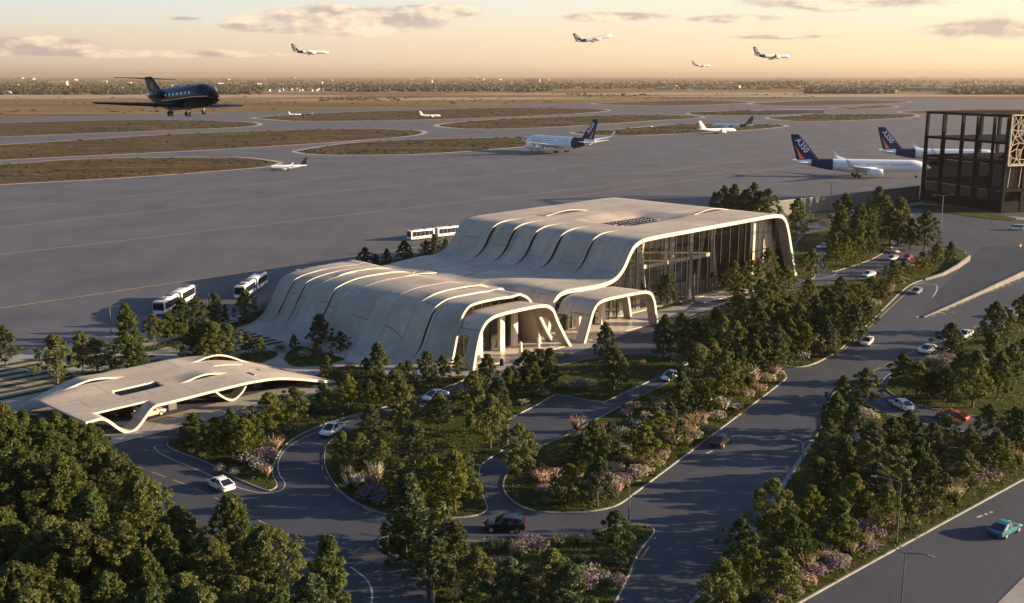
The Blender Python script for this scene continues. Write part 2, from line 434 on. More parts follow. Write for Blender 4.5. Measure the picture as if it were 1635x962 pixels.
# airfield grass islands with pale shoulders
isl = [
 [(-300, 276), (0, 262), (150, 253), (370, 251), (420, 255), (442, 260), (410, 267), (200, 283), (0, 294), (-300, 312)],
 [(-300, 247), (0, 231), (300, 213), (560, 205), (650, 207), (675, 211), (640, 218), (400, 235), (0, 255), (-300, 272)],
 [(-300, 208), (0, 196), (230, 191), (380, 194), (412, 198), (375, 203), (0, 218), (-300, 232)],
 [(412, 187), (545, 179), (800, 172), (930, 173), (970, 176), (900, 182), (700, 190), (500, 193), (430, 190)],
 [(702, 199), (800, 190), (1000, 183), (1085, 184), (1120, 187), (1045, 192), (870, 203), (750, 205)],
 [(478, 240), (600, 225), (820, 219), (890, 222), (850, 232), (680, 245), (550, 247), (495, 245)],
 [(920, 211), (1000, 205), (1090, 198), (1225, 198), (1252, 201), (1180, 208), (1010, 216), (945, 215)],
 [(1232, 187), (1330, 182), (1435, 182), (1462, 185), (1400, 190), (1290, 193), (1245, 191)],
 [(1105, 180), (1180, 176), (1270, 177), (1300, 180), (1200, 184), (1120, 183)],
 [(1330, 172), (1400, 168), (1430, 170), (1380, 173)], [(1440, 178), (1560, 174), (1700, 176), (1640, 181), (1500, 182)],
 [(950, 165), (1100, 160), (1200, 163), (1080, 168)], [(1200, 165), (1330, 160), (1450, 162), (1380, 166), (1260, 168)],
]
for i, q in enumerate(isl):
    c = P(q, 10); far = sum(p.y for p in c) / len(c)
    flat('taxiway_shoulder', offset(c, 1.6 + far * .0032), .03, M['border'])
    flat('airfield_grass', c, .06, M['rough'])
# earth tracks and paler strips across the far field
for q in ([(-100, 152), (300, 149), (560, 153), (300, 156), (-100, 157)], [(420, 160), (700, 155), (1000, 156), (700, 159)], [(700, 150), (1100, 147), (1500, 150), (1100, 151)],
          [(1000, 153.5), (1400, 151), (1700, 152), (1400, 154)], [(100, 146), (500, 145.4), (900, 146.5), (500, 147)]):
    flat('track', P(q, 6), .02 - .06, M['dirt'])
# yellow guide lines on the apron
ym = MB()
for a, b in (((-60, 412.8), (1210, 268)), ((-60, 500.5), (640, 398)), ((-60, 369), (1000, 256)), ((-60, 340), (880, 247)), ((1010, 278), (1700, 195)), ((900, 315), (1290, 262)), ((640, 398), (1090, 330))):
    add_strip(ym, resample([g(*a), g(*b)], 10), .55, .016)
for i, q in enumerate(((0, 12), (40, 6))): pass
tag(ym.build('apron_marking', M['yellow']), kind='structure')
wm = MB()
add_strip(wm, P([(1, 566), (90, 552), (176, 537)], 6, False), .8, .02)
tag(wm.build('apron_edge', M['kerb']), kind='structure')

# lawns with kerbs
LAWN = {}
KW = dict(garden=.13, median=.2, boulevard=.22, foreland=.16, verge=.15, woods=.2)
def lawn(key, q, smooth=True, kerb=True, mat='lawn', h=.13):
    c = P(q, 6) if smooth else P(q, smooth=False)
    LAWN[key] = c
    flat('lawn', c, h, M[mat])
    if kerb:
        o = offset(c, KW.get(key, .15)); k = MB(); n = len(c)
        for i in range(n):
            j = (i + 1) % n
            a, b, d, e = c[i], c[j], o[j], o[i]
            k.face(((a.x, a.y, h + .02), (b.x, b.y, h + .02), (d.x, d.y, h + .02), (e.x, e.y, h + .02)))
            k.face(((e.x, e.y, h + .02), (d.x, d.y, h + .02), (d.x, d.y, 0), (e.x, e.y, 0)))
            k.face(((a.x, a.y, h + .02), (b.x, b.y, h + .02), (b.x, b.y, 0), (a.x, a.y, 0)))
        tag(k.build('kerb', M['kerb']), kind='structure')
    return c
lawn('verge', [(268, 712), (300, 693), (400, 660), (470, 640), (540, 618), (600, 602), (660, 610), (738, 600), (735, 609), (650, 640), (560, 664), (500, 684), (458, 708), (437, 738), (435, 760), (441, 776), (427, 783), (380, 764), (330, 738)])
lawn('garden', [(548, 694), (620, 666), (700, 641), (770, 617), (840, 598), (900, 583), (950, 572), (1000, 566), (1060, 571), (1097, 579), (1095, 582), (1045, 605), (966, 641), (962, 643), (958, 642), (890, 630), (886, 630), (882, 632), (850, 650), (814, 668), (811, 671), (810, 705), (805, 716), (770, 740), (764, 755), (764, 775), (777, 810), (775, 815), (760, 823), (700, 828), (620, 822), (560, 797), (530, 766), (519, 735), (525, 708)])
lawn('median', [(850, 722), (858, 716), (903, 697), (1000, 645), (1047, 622), (1110, 590), (1160, 566), (1225, 566), (1240, 588), (1254, 599), (1250, 608), (1005, 793), (975, 810), (920, 818), (860, 817), (828, 806), (808, 787), (806, 768), (822, 742)])
lawn('woods', [(1062, 560), (1060, 528), (1110, 507), (1170, 487), (1250, 467), (1330, 452), (1400, 441), (1440, 427), (1475, 412), (1500, 398), (1530, 401), (1548, 411), (1500, 438), (1452, 455), (1395, 508), (1340, 558), (1292, 583), (1258, 585), (1200, 560), (1120, 570)])
lawn('boulevard', [(1313, 683), (1325, 640), (1345, 618), (1362, 630), (1375, 642), (1410, 659), (1472, 677), (1530, 689), (1580, 697), (1680, 714), (1690, 735), (1635, 764), (1275, 962), (1180, 1030), (1030, 1040), (1110, 962), (1207, 847), (1250, 783)])
lawn('island', [(1417, 622), (1418, 608), (1430, 598), (1472, 580), (1508, 562), (1560, 535), (1600, 512), (1700, 462), (1760, 690), (1640, 672), (1559, 665), (1481, 651), (1438, 636)])
lawn('foreland', [(604, 866), (625, 857), (700, 862), (770, 866), (840, 862), (930, 856), (980, 843), (1010, 839), (1036, 841), (1043, 850), (1020, 880), (940, 1005), (720, 1040), (692, 935), (660, 903), (618, 881)])
lawn('forest', [(-200, 655), (40, 662), (120, 690), (170, 712), (205, 745), (255, 815), (330, 868), (440, 935), (520, 1000), (480, 1300), (-300, 1300)])
lawn('loop', [(1318, 405), (1345, 388), (1400, 378), (1420, 384), (1425, 392), (1395, 412), (1350, 428), (1325, 433), (1312, 420)])
lawn('bank', [(1275, 383), (1300, 370), (1400, 360), (1470, 385), (1530, 396), (1540, 404), (1500, 396), (1450, 388), (1430, 380), (1380, 376), (1330, 384), (1300, 398), (1283, 425), (1300, 436), (1296, 445), (1276, 441), (1268, 420)])
lawn('hall_verge', [(1040, 497), (1075, 490), (1130, 478), (1172, 466), (1250, 448), (1275, 443), (1268, 434), (1200, 448), (1145, 458), (1130, 470), (1060, 484), (1035, 490)], kerb=False)
lawn('block_verge', [(1455, 330), (1480, 327), (1560, 337), (1620, 348), (1612, 352), (1560, 347)], kerb=False)
lawn('back_verge', [(1140, 352), (1200, 346), (1262, 352), (1275, 378), (1262, 384), (1200, 372)], kerb=False)
# plaza paving round terminal and canopy
pz = [(-80, 588), (0, 566), (100, 551), (176, 538), (300, 517), (420, 497), (470, 486), (600, 440), (700, 425), (1000, 430), (1150, 452), (1090, 497), (1045, 515), (930, 560), (850, 580), (740, 606), (655, 614), (600, 606), (540, 622), (440, 642), (182, 710), (120, 694), (-80, 668)]
flat('plaza', P(pz, smooth=False), .05, M['paving'])
kb = MB(); add_strip(kb, P([(182, 709), (300, 678), (440, 641), (540, 621)], 6, False), .5, .12); tag(kb.build('kerb', M['kerb']), kind='structure')
# dark drop-off lane under the canopy
flat('road', [uv(-92, 13.4), uv(-50, 15.2), uv(-48, 25), uv(-92, 30)], .056, M['road'])
# narrow grass joints between long paving bands
def band(U0, U1, V, w=.8):
    c = [uv(U0, V - w / 2), uv(U1, V - w / 2), uv(U1, V + w / 2), uv(U0, V + w / 2)]
    flat('lawn', c, .075, M['lawn']); return c
for i in range(12):
    V = 66.5 - i * 2.3
    band(-38 - rng.uniform(10, 19), -34.6 - rng.uniform(0, 1.0), V, 1.15)
for i in range(8):
    V = 64 - i * 3.4
    band(-108, -80 + rng.uniform(-3, 4) + i * .6, V, 1.6)
    if i < 7: band(-72 + rng.uniform(-3, 2), -58 + rng.uniform(-4, 2), V - 2, 1.4)
# planting beds near the flared foot
def bed(key, q): 
    c = P(q, 6); LAWN[key] = c; flat('lawn', c, .09, M['lawn'])
bed('bed1', [(170, 610), (190, 602), (240, 594), (262, 592), (250, 597), (200, 608)])
bed('bed2', [(195, 560), (250, 550), (330, 524), (400, 510), (402, 516), (340, 532), (260, 556), (200, 566)])
bed('bed3', [(290, 565), (340, 570), (430, 560), (440, 570), (380, 590), (310, 590)])
bed('bed4', [(455, 568), (500, 545), (560, 562), (566, 568), (520, 582), (470, 585)])
bed('bed5', [(500, 606), (520, 592), (560, 585), (610, 596), (616, 603), (570, 612), (520, 616)])
bed('bed6', [(70, 612), (95, 606), (130, 596), (165, 592), (160, 602), (110, 614)])
bed('bed7', [(380, 508), (430, 492), (460, 488), (450, 498), (400, 515)])
bed('bed8', [(560, 430), (640, 412), (700, 400), (735, 396), (730, 410), (650, 425), (590, 437)])
# painted road markings
yl = MB(); wl_ = MB()
def line(mb, q, w, dash=None, z=.024, per=10):
    add_strip(mb, resample(P(q, per, False), .5), w, z, False, dash)
line(yl, [(205, 740), (290, 771), (355, 800), (450, 851), (520, 895)], .15, (3, 1.6))
line(wl_, [(272, 829), (320, 857), (445, 930), (520, 985)], .2)
line(wl_, [(262, 710), (246, 713), (262, 727), (330, 756), (380, 778), (420, 787), (448, 783), (455, 772), (446, 757), (445, 735), (462, 712), (505, 690), (560, 671), (650, 647), (735, 615)], .15)
line(yl, [(519, 708), (514, 735), (520, 762), (550, 792), (595, 818), (640, 828)], .2, (2, 2))
line(yl, [(690, 960), (686, 935), (660, 908), (620, 886)], .2, (2, 2))
line(wl_, [(560, 905), (585, 925), (594, 945), (592, 975)], .2)
line(yl, [(555, 668), (610, 652), (690, 629), (740, 614)], .2, (4, 3))
line(yl, [(1300, 582), (1350, 556), (1400, 511), (1462, 456), (1500, 441)], .25)
line(wl_, [(1488, 505), (1560, 474), (1660, 432)], .2, (2, 2), .024)
line(yl, [(1465, 507), (1500, 498), (1580, 466), (1660, 438)], .22, (3, 2))
line(yl, [(1393, 593), (1425, 577), (1470, 555), (1510, 541), (1560, 520)], .22, (3, 2))
line(yl, [(1400, 640), (1425, 652), (1460, 664), (1520, 680)], .2, (2, 2))
line(wl_, [(1415, 622), (1409, 612), (1413, 603), (1424, 595)], .18)
line(yl, [(1100, 503), (1170, 482), (1250, 463), (1330, 448)], .18, (3, 2))
line(yl, [(1360, 444), (1385, 437), (1420, 425), (1440, 412)], .18)
line(wl_, [(1283, 448), (1330, 440), (1336, 425), (1318, 410), (1330, 396)], .2)
line(wl_, [(1060, 520), (1090, 507), (1150, 488)], .2)
line(wl_, [(1128, 724), (1138, 719)], .4)
line(wl_, [(1560, 826), (1590, 815)], .3, (.5, .7))
line(yl, [(975, 960), (1048, 856)], .22, (3, 2))
line(wl_, [(1455, 452), (1495, 455), (1486, 480), (1463, 507)], .3)
tag(yl.build('road_marking', M['yellow']), kind='structure'); tag(wl_.build('road_marking', M['white']), kind='structure')
# paved footway beside the boulevard and pale corner paving
flat('pavement', P([(1313, 683), (1305, 688), (1240, 783), (1198, 847), (1100, 962), (1020, 1040), (1030, 1040), (1110, 962), (1207, 847), (1250, 783)], smooth=False), .03, M['paving'])
flat('pavement', P([(1590, 966), (1640, 916), (1760, 830), (1900, 1100), (1500, 1100)], smooth=False), .06, M['paving'])
flat('pavement', P([(1440, 327), (1468, 322), (1600, 344), (1700, 352), (1700, 356), (1620, 350), (1560, 340), (1480, 330)], smooth=False), .04, M['paving'])
flat('pavement', P([(812, 668), (850, 655), (887, 630), (963, 642), (1000, 645), (903, 697), (857, 717), (822, 742), (805, 718)], smooth=False), .02, M['road'])
flat('pavement', P([(1085, 497), (1130, 489), (1200, 470), (1240, 461), (1240, 464), (1200, 474), (1130, 494), (1090, 503)], smooth=False), .03, M['paving'])
# ------------------------------------------------------------------ the folded concrete terminal
def crv(pts, per=6):
    return [(p.x, p.y) for p in spline([(a, b, 0) for a, b in pts], per, False)]
def shell(mb, sections, t):
    """closed thick shell; sections = [(V, [(U,z)...])], thickness inwards"""
    outs, ins = [], []
    for V, pr_ in sections:
        n = len(pr_); nr = []
        for i in range(n):
            a = pr_[max(i - 1, 0)]; b = pr_[min(i + 1, n - 1)]
            dx, dz = b[0] - a[0], b[1] - a[1]; l = math.hypot(dx, dz) or 1
            nr.append((-dz / l, dx / l))
        VV = V if hasattr(V, '__len__') else [V] * n
        outs.append([(p[0], v, p[1]) for p, v in zip(pr_, VV)])
        ins.append([(p[0] - q[0] * t, v, max(p[1] - q[1] * t, -.02)) for p, q, v in zip(pr_, nr, VV)])
    n = len(outs[0]); m = len(outs)
    base = len(mb.v)
    for r in outs: mb.v += r
    for r in ins: mb.v += r
    def idx(k, j, i): return base + k * m * n + j * n + i
    for j in range(m - 1):
        for i in range(n - 1):
            mb.f.append((idx(0, j, i), idx(0, j, i + 1), idx(0, j + 1, i + 1), idx(0, j + 1, i)))
            mb.f.append((idx(1, j, i), idx(1, j + 1, i), idx(1, j + 1, i + 1), idx(1, j, i + 1)))
            mb.mi += [0, 0]
        for i in (0, n - 1):
            mb.f.append((idx(0, j, i), idx(1, j, i), idx(1, j + 1, i), idx(0, j + 1, i))); mb.mi.append(0)
    for i in range(n - 1):
        mb.f.append((idx(0, 0, i), idx(1, 0, i), idx(1, 0, i + 1), idx(0, 0, i + 1))); mb.mi.append(1)
        mb.f.append((idx(0, m - 1, i), idx(0, m - 1, i + 1), idx(1, m - 1, i + 1), idx(1, m - 1, i))); mb.mi.append(0)
def cut(pr_, zc, side):
    """split a left-to-right profile where it crosses height zc on the given side"""
    mid = len(pr_) // 2
    rng_ = range(0, mid) if side == 'L' else range(len(pr_) - 1, mid, -1)
    for i in rng_:
        if pr_[i][1] >= zc: return i
def lerp_prof(a, b, k): return [(p[0] + (q[0] - p[0]) * k, p[1] + (q[1] - p[1]) * k) for p, q in zip(a, b)]
M['groove_shade'] = simple('groove_shade_dark', (.1, .095, .09), .9)  # dark sheet behind the folds; the grooves' shade is put into its colour
SH = [M['shell'], M['trimlip']]
term = thing('airport_terminal', 'large folded cream concrete terminal with flowing ribbed roof and tall glass front', 'terminal', uv(0, 0), UROT)
# --- low wing: front portico (open legs) and the folds behind it
A = crv([(-25.7, 0), (-24.9, 3.5), (-23.8, 6.8), (-22.2, 8.55), (-19.6, 9.3), (-12, 9.45), (-7.6, 9.2), (-5.4, 8.1), (-4.1, 5.8), (-2.1, 2.6), (-.2, 0)])
def portico(name, pr_, V0, V1, legsL, legsR, zc, t=.6):
    iL, iR = cut(pr_, zc, 'L'), cut(pr_, zc + .6, 'R')
    mb = MB(); top = pr_[iL:iR + 1]
    drop = [(p[0], p[1] - .35) for p in top]
    shell(mb, [(V0, top), ((V0 + V1) / 2, lerp_prof(top, drop, .4)), (V1, drop)], t)
    mb.build('roof_fold', SH, term, True)
    for a, b in legsL:
        l = MB(); q = pr_[:iL + 1]; q2 = [(p[0] - .15, p[1]) for p in q]; shell(l, [(a, q), (b, q)], t); l.build('leg', SH, term, True)
    for a, b in legsR:
        l = MB(); q = pr_[iR:]; shell(l, [(a, q), (b, q)], t); l.build('leg', SH, term, True)
portico('A', A, 0, 6.2, [(0, 2.4)], [(0, 2.0), (4.4, 6.2)], 5.4)
def lowR(k):                                   # k=0 closed right side down to the ground, k=1 runs on into the shelf of the hall
    a = [(-8.6, 10.5), (-6.2, 9.3), (-4.8, 6.8), (-3.6, 3.2), (-3.0, 0)]
    b = [(-7.6, 10.0), (-5.0, 9.0), (-2.4, 8.2), (.4, 7.75), (3.2, 7.6)]
    return lerp_prof(a, b, k)
LEFT_A = [(-25.95, 0), (-25.5, 1.6), (-24.9, 3.8), (-24.1, 6.6), (-22.9, 8.9)]
LEFT_F = [(-37.5, .02), (-33.6, .45), (-30.4, 2.2), (-28.2, 5.6), (-25.7, 9.1)]
def left_at(V):                                # the flank stands steep at the portico and flares out towards the back
    k = max(0, min(1, (V - 5.4) / 14)); k = k ** .8; s_ = max(0, V - 20) / 37 * 1.5
    return [(p[0] - s_ * (.6 + .4 * (1 - p[1] / 9)) * k, p[1]) for p in lerp_prof(LEFT_A, LEFT_F, k)]
def lowfold(V0, V1, ztop, k0, k1, lip=.06, t=.22, gap=0.0, span=(-24, -8), flr=0.0):
    secs = []
    for j in range(7):
        f = j / 6; k = k0 + (k1 - k0) * (f * f * (3 - 2 * f)); V = V0 + (V1 - V0) * f
        zt = ztop[0] + (ztop[1] - ztop[0]) * f
        pts = left_at(V) + [(-21, zt - .15), (-15, zt + .05), (-11, zt - .05)] + lowR(k)
        pr_ = crv(pts, 5); q = []; vv = []
        for U, z in pr_:
            w = 0 if U < span[0] or U > span[1] else math.sin(math.pi * (U - span[0]) / (span[1] - span[0])) ** .5
            q.append((U - flr * (1 - f) ** 2 * min(1, max(0, (-17 - U) / 4)) * min(1, z / 3), z + (lip * (1 - f) ** 1.5) * w))
            g_ = min(1, max(0, (z - .25) / 1.2)) * (1 if U < -20 else max(0, 1 - (U + 20) / 5))
            vv.append(V - (gap + .3 * (gap > 0)) * f ** 3 * g_)
        secs.append((vv, q))
    mb = MB(); shell(mb, secs, t); mb.build('roof_fold', SH, term, True)
    if gap > 0:
        pr_ = [(p[0] + .75, p[1] - .6) for p in crv(left_at(V1) + [(-21, ztop[1] - .5), (-17.5, ztop[1] - 1.2)], 5)]
        mb = MB(); shell(mb, [(V1 - 2, pr_), (V1 + .8, [(p[0] - .1, p[1]) for p in pr_])], .2); mb.build('groove_shade_lining', M['groove_shade'], term, True)  # added dark sheet in the slot, deepening the groove's shade by colour
lowfold(5.4, 11.8, (10.3, 10.45), 0, 0, .34, .45, .45)
lowfold(11.4, 16.0, (10.6, 10.65), 0, 0, .1, .24, 0, flr=.5)
lowfold(15.7, 22.3, (10.75, 10.75), 0, 1, .34, .26, 0, span=(-22, -5), flr=.06)
lowfold(22.25, 33.1, (10.75, 10.65), 1, 1)
lowfold(33.05, 39.4, (10.65, 10.5), 1, 1, gap=.45)
lowfold(39.0, 44.8, (10.6, 10.5), 1, 1, .16, .24, 0, flr=.55)
lowfold(44.6, 49.1, (10.55, 10.45), 1, .6, .36, .26, .4, span=(-22, -9), flr=.06)
lowfold(48.7, 53.3, (10.45, 10.4), .6, 0, .05, .22, .4, flr=.5)
lowfold(52.9, 57.5, (10.4, 10.3), 0, 0, .05, .22, 0, flr=.5)
# --- hall portico
Pq = crv([(2.7, 0), (4, 3.2), (5.2, 6.1), (6.8, 7.55), (9.2, 7.95), (15, 7.95), (21, 7.75), (23.2, 7.0), (24.4, 5.2), (25.1, 2.6), (25.7, 0)])
portico('P', Pq, -.3, 8.4, [(-.3, 2.0)], [(-.3, 1.8), (6.6, 8.4)], 4.6)
# --- hall: ribbed left slope in separate folds, then one great roof slab
def hallL(k):
    a = [(2.0, 0), (2.9, 3.6), (3.8, 6.4), (5.4, 8.0), (8.2, 8.5)]
    b = [(-1.5, 7.3), (1, 7.5), (3, 7.65), (5.4, 7.9), (8.2, 8.2)]
    c = [(-2.6, 0), (-2.4, 3), (-1.6, 5.8), (.4, 7.2), (4.5, 7.7)]
    return lerp_prof(a, b, k) if k <= 1 else lerp_prof(b, c, k - 1)
SC_ = [(13, 8.35), (18.5, 8.35), (22.4, 9.0), (25, 10.8), (26.7, 13.2), (28.4, 15.1), (31.2, 16.15), (35, 16.4), (40, 16.5)]
def hallfold(V0, V1, k0, k1, out, lip=.12, t=.24, gap=.25):
    secs = []
    for j in range(6):
        f = j / 5; k = k0 + (k1 - k0) * f; sft = out + .36 * (1 - f) * (lip > 0)
        pts = hallL(k) + SC_; pr_ = crv(pts, 5); q = []; vv = []
        for U, z in pr_:
            w = 0 if U < 14 or U > 40 else (min(1, (U - 14) / 8) if U < 25 else (1 if U < 30 else max(0, (40 - U) / 10)))
            wl = math.exp(-((U - 31.5) / 3.2) ** 2)
            q.append((U - sft * w, z + lip * (1 - f) ** 1.5 * wl))
            g_ = max(0, min(1, (U - 17) / 4)) * max(0, min(1, (31.5 - U) / 3))
            vv.append(V0 + (V1 - V0) * f - (gap + .35) * f * g_ * (V1 < 60))
        secs.append((vv, q))
    mb = MB(); shell(mb, secs, t); mb.build('roof_fold', SH, term, True)
    if V1 < 60:
        pr_ = [(p[0] + .8 - out, p[1] - .7) for p in crv(SC_[1:-1], 5)]
        mb = MB(); shell(mb, [(V1 - 2.2, pr_), (V1 + .9, pr_)], .2); mb.build('groove_shade_lining', M['groove_shade'], term, True)  # same dark sheet behind the hall folds, shade given by its colour
hallfold(8.9, 20.3, 0, 0, 0, 0.0, .85)
hallfold(19.9, 29.3, 0.2, 1, .35)
hallfold(28.9, 36.8, 1, 1, .8)
hallfold(36.4, 43.4, 1, 1, 1.25)
hallfold(43.0, 49.8, 1, 1.7, 1.7)
hallfold(49.4, 61, 2, 2, 2.3)
slab = crv([(40, 16.5), (50, 16.6), (60, 16.7), (70, 16.8), (80, 16.9), (85.2, 16.55), (87.9, 15.1), (89.6, 12.2), (91.4, 7.6), (93.1, 3), (94.4, 0)], 9)
def dent(U, V):
    du = max(0, 46.0 - U) / 4.5 if U < 46 else max(0, U - 61.0) / 6.5; dv = max(0, 24.6 - V) / 2.2 if V < 24.6 else max(0, V - 34) / 6.5
    d = math.hypot(du, dv); return 1.15 * max(0, 1 - d) ** 1.2
secs = []
for j in range(53):
    V = 8.9 + (61 - 8.9) * j / 52
    secs.append((V, [(U, z - (dent(U, V) if z > 15 else 0)) for U, z in slab]))
mb = MB(); shell(mb, secs, .85); rs = mb.build('roof_slab', SH, term, True)
sk = MB(); 
for a in range(15):
    x = 46.2 + a * 1.02
    pts = [(x + 1.6 * math.sin((V - 25) * .55 + a * .3), V, 15.72) for V in [25.2 + .8 * q for q in range(11)]]
    for p, q in zip(pts, pts[1:]): sk.bar(p, q, .12, .2)
for V in (25.2, 27.4, 29.4, 31.4, 33.2): sk.bar((46, V, 15.7), (61, V + .0, 15.7), .16, .25)
pn = MB(); pn.box((53.6, 29.3, 15.62), (15.2, 9.0, .05)); skl = pn.build('skylight', M['panel'], term)
sk.build('skylight_rib', M['steel'], skl)
def hood(U0, U1, V0, z, h, depth=3.2):
    mb = MB(); n = 14; secs_o = []
    for j in range(5):
        f = j / 4; ring = []
        for i in range(n + 1):
            s = i / n; ring.append((U0 + (U1 - U0) * s, z + .03 + h * (math.sin(math.pi * s) ** 1.3) * (1 - f) ** 1.6))
        secs_o.append((V0 + depth * f, ring))
    shell(mb, secs_o, .16)
    o = mb.build('roof_vent', SH, term, True)
    d = MB(); d.face([(U0 + (U1 - U0) * s, V0 + .25, z - .02 + (h - .12) * (math.sin(math.pi * s) ** 1.3 if z0 else 0)) for s, z0 in [(i / n, 1) for i in range(n + 1)]])
    d.build('vent_shade_sheet', M['panel'], o)  # dark sheet standing in for the shade under the hood, no real opening
hood(42, 58, 47.5, 16.6, .75); hood(68, 83, 22.5, 16.82, .8)
hood(-20, -9, 44.6, 10.42, .55, 2.4); hood(-17, -5.5, 33.0, 10.5, .4, 2.4)
# --- interior and glass front of the hall
fl = MB(); fl.box((59, 35, .12), (68, 50, .16)); fl.box((-12, 9, .1), (24, 17, .14)); fl.box((14.5, 8, .1), (22, 15, .14)); fl.box((60, 8.2, .09), (20, 5, .12)); fl.build('floor', M['floor'], term)
bw = MB(); bw.box((57, 58.5, 7.6), (62, .4, 15)); bw.build('inner_wall', M['inner'], term); bw = MB(); bw.box((-13, 17.5, 4.5), (22, .3, 9)); bw.build('inner_wall', M['inner'], term)
for z0, z1 in ((.2, 6.7), (7.7, 15.3)):
    bw = MB(); bw.box((57, 33, (z0 + z1) / 2), (50, .3, z1 - z0)); bw.build('inner_wall', M['inner'], term)  # walls added to catch the sun and brighten the hall behind the glass
mz = MB(); mz.box((57, 38, 7.2), (28, 38, .9)); mz.box((82, 40, 10.5), (14, 30, .7)); mz.box((36, 40, 10.8), (9, 30, .7))
mz.build('mezzanine_floor', M['inner'], term)
for (U, V, dx) in ((33, 18, 2.2), (41, 16, -1.6), (70, 17, -2.4), (72.5, 24, 2.4), (84, 20, 2.2), (52, 30, 1.8), (64, 30, -2.0), (45, 44, 1.5)):
    c = MB(); c.tube([(U + dx * math.sin(t * 2.4) * t, V, t * 15.6) for t in [k / 9 for k in range(10)]], [.75, .62, .52, .45, .42, .44, .5, .62, .85, 1.3], 10); c.build('column', M['inner'], term, True)
def zin(U):
    pr_ = crv(hallL(0) + SC_, 5) + slab
    for a, b in zip(pr_, pr_[1:]):
        if a[0] <= U <= b[0] and b[0] > a[0]: return a[1] + (b[1] - a[1]) * (U - a[0]) / (b[0] - a[0]) - .75
    return 0
gl = MB(); us = [22.6 + i * (92.9 - 22.6) / 60 for i in range(61)]
for a, b in zip(us, us[1:]): gl.face([(a, 11.6, .1), (b, 11.6, .1), (b, 11.6, max(.2, zin(b))), (a, 11.6, max(.2, zin(a)))])
gl.build('curtain_wall', M['glass'], term)
r2 = random.Random(4); U = 24.0
while U < 91:
    m_ = MB(); m_.box((U, 11.45, max(.4, zin(U)) / 2 + .05), (.1, .14, max(.3, zin(U) - .1))); m_.build('mullion', M['mullion'], term)
    U += r2.choice((2.2, 2.9, 3.6, 4.3))
tr_ = MB()
for z, amp in ((12.9, .9), (8.1, .35), (4.1, .5)):
    pts = [(U, 11.72, z + amp * math.sin((U - 20) * .16 + z)) for U in range(25, 91, 2) if zin(U) > z + 1.4]
    for p, q in zip(pts, pts[1:]): tr_.bar(p, q, .12, .16)
tr_.build('transom', M['mullion'], term)
# cheek wall closing the right end, kiosk blocks in the hall
ck = MB(); ck.box((84.5, 13.2, 7.6), (11.5, .3, 14.8)); ck.build('cheek_wall', M['inner'], term)
for (U, V, w, h) in ((48, 22, 5, 1.2), (58, 20, 7, 1.3), (66, 26, 3, 2.6), (38, 26, 4, 2.4)):
    k = MB(); k.box((U, V, h / 2 + .2), (w, 1.4, h)); k.build('counter', M['pale'], term)
# low wing glazing
def seg_glass(U0, U1, V, z0, z1):
    g2 = MB(); g2.face([(U0, V, z0), (U1, V, z0), (U1, V, z1), (U0, V, z1)]); g2.build('entrance_glazing', M['glass'], term)
seg_glass(-21.6, -6.2, 8.4, .2, 9.2); seg_glass(4.2, 25, 9.6, .2, 7.7)
for U in [-20.4 + i * 2.2 for i in range(7)]:
    m_ = MB(); m_.box((U, 8.25, 4.7), (.12, .2, 9.0)); m_.build('mullion', M['mullion'], term)
for U in [5.4 + i * 2.3 for i in range(9)]:
    m_ = MB(); m_.box((U, 9.45, 3.75), (.12, .2, 7.1)); m_.build('mullion', M['mullion'], term)
for (U, V) in ((-19, 5.6), (-12.5, 6.6), (-8.5, 7.2), (10, 7.4), (17, 7.6)):
    c = MB(); hc = 6.9 if U > 0 else 7.7; c.box((U, V, hc / 2 + .15), (1.1, .8, hc)); c.build('column', M['inner'], term)
# ------------------------------------------------------------------ wavy drop-off canopy
can = thing('dropoff_canopy', 'low wavy cream concrete canopy with looping legs and slit openings over the drop-off lane', 'canopy', uv(0, 0), UROT)
def cz(U):                                     # long profile along the front edge
    pts = [(-92, 2.6), (-88, 3.15), (-83, 3.25), (-76, 3.3), (-70, 3.5), (-63, 3.65), (-58, 3.35), (-53.5, 2.3), (-50, 1.25), (-46.6, .35)]
    for a, b in zip(pts, pts[1:]):
        if a[0] <= U <= b[0]:
            t = (U - a[0]) / (b[0] - a[0]); return a[1] + (b[1] - a[1]) * t
    return pts[0][1] if U < -92 else .3
def czs(U): return (cz(U - 1.6) + cz(U - .8) + cz(U) + cz(U + .8) + cz(U + 1.6)) / 5
def edgeL(V): return -88.6 - (V - 10.5) * .06
def edgeR(V): return -46.8 - max(0, V - 10.5) * .30
def zcan(U, V):
    z = czs(U + (V - 10.5) * .12)
    if V > 24:                                  # the far left corner curls down to the ground
        k = max(0, 1 - (U + 90) / 9) if U > -90 else 1
        z -= 3.2 * k * ((V - 24) / 9) ** 1.6
    z += .45 * math.exp(-((U + 84) / 7) ** 2) * max(0, (V - 20) / 10)
    return max(.05, z)
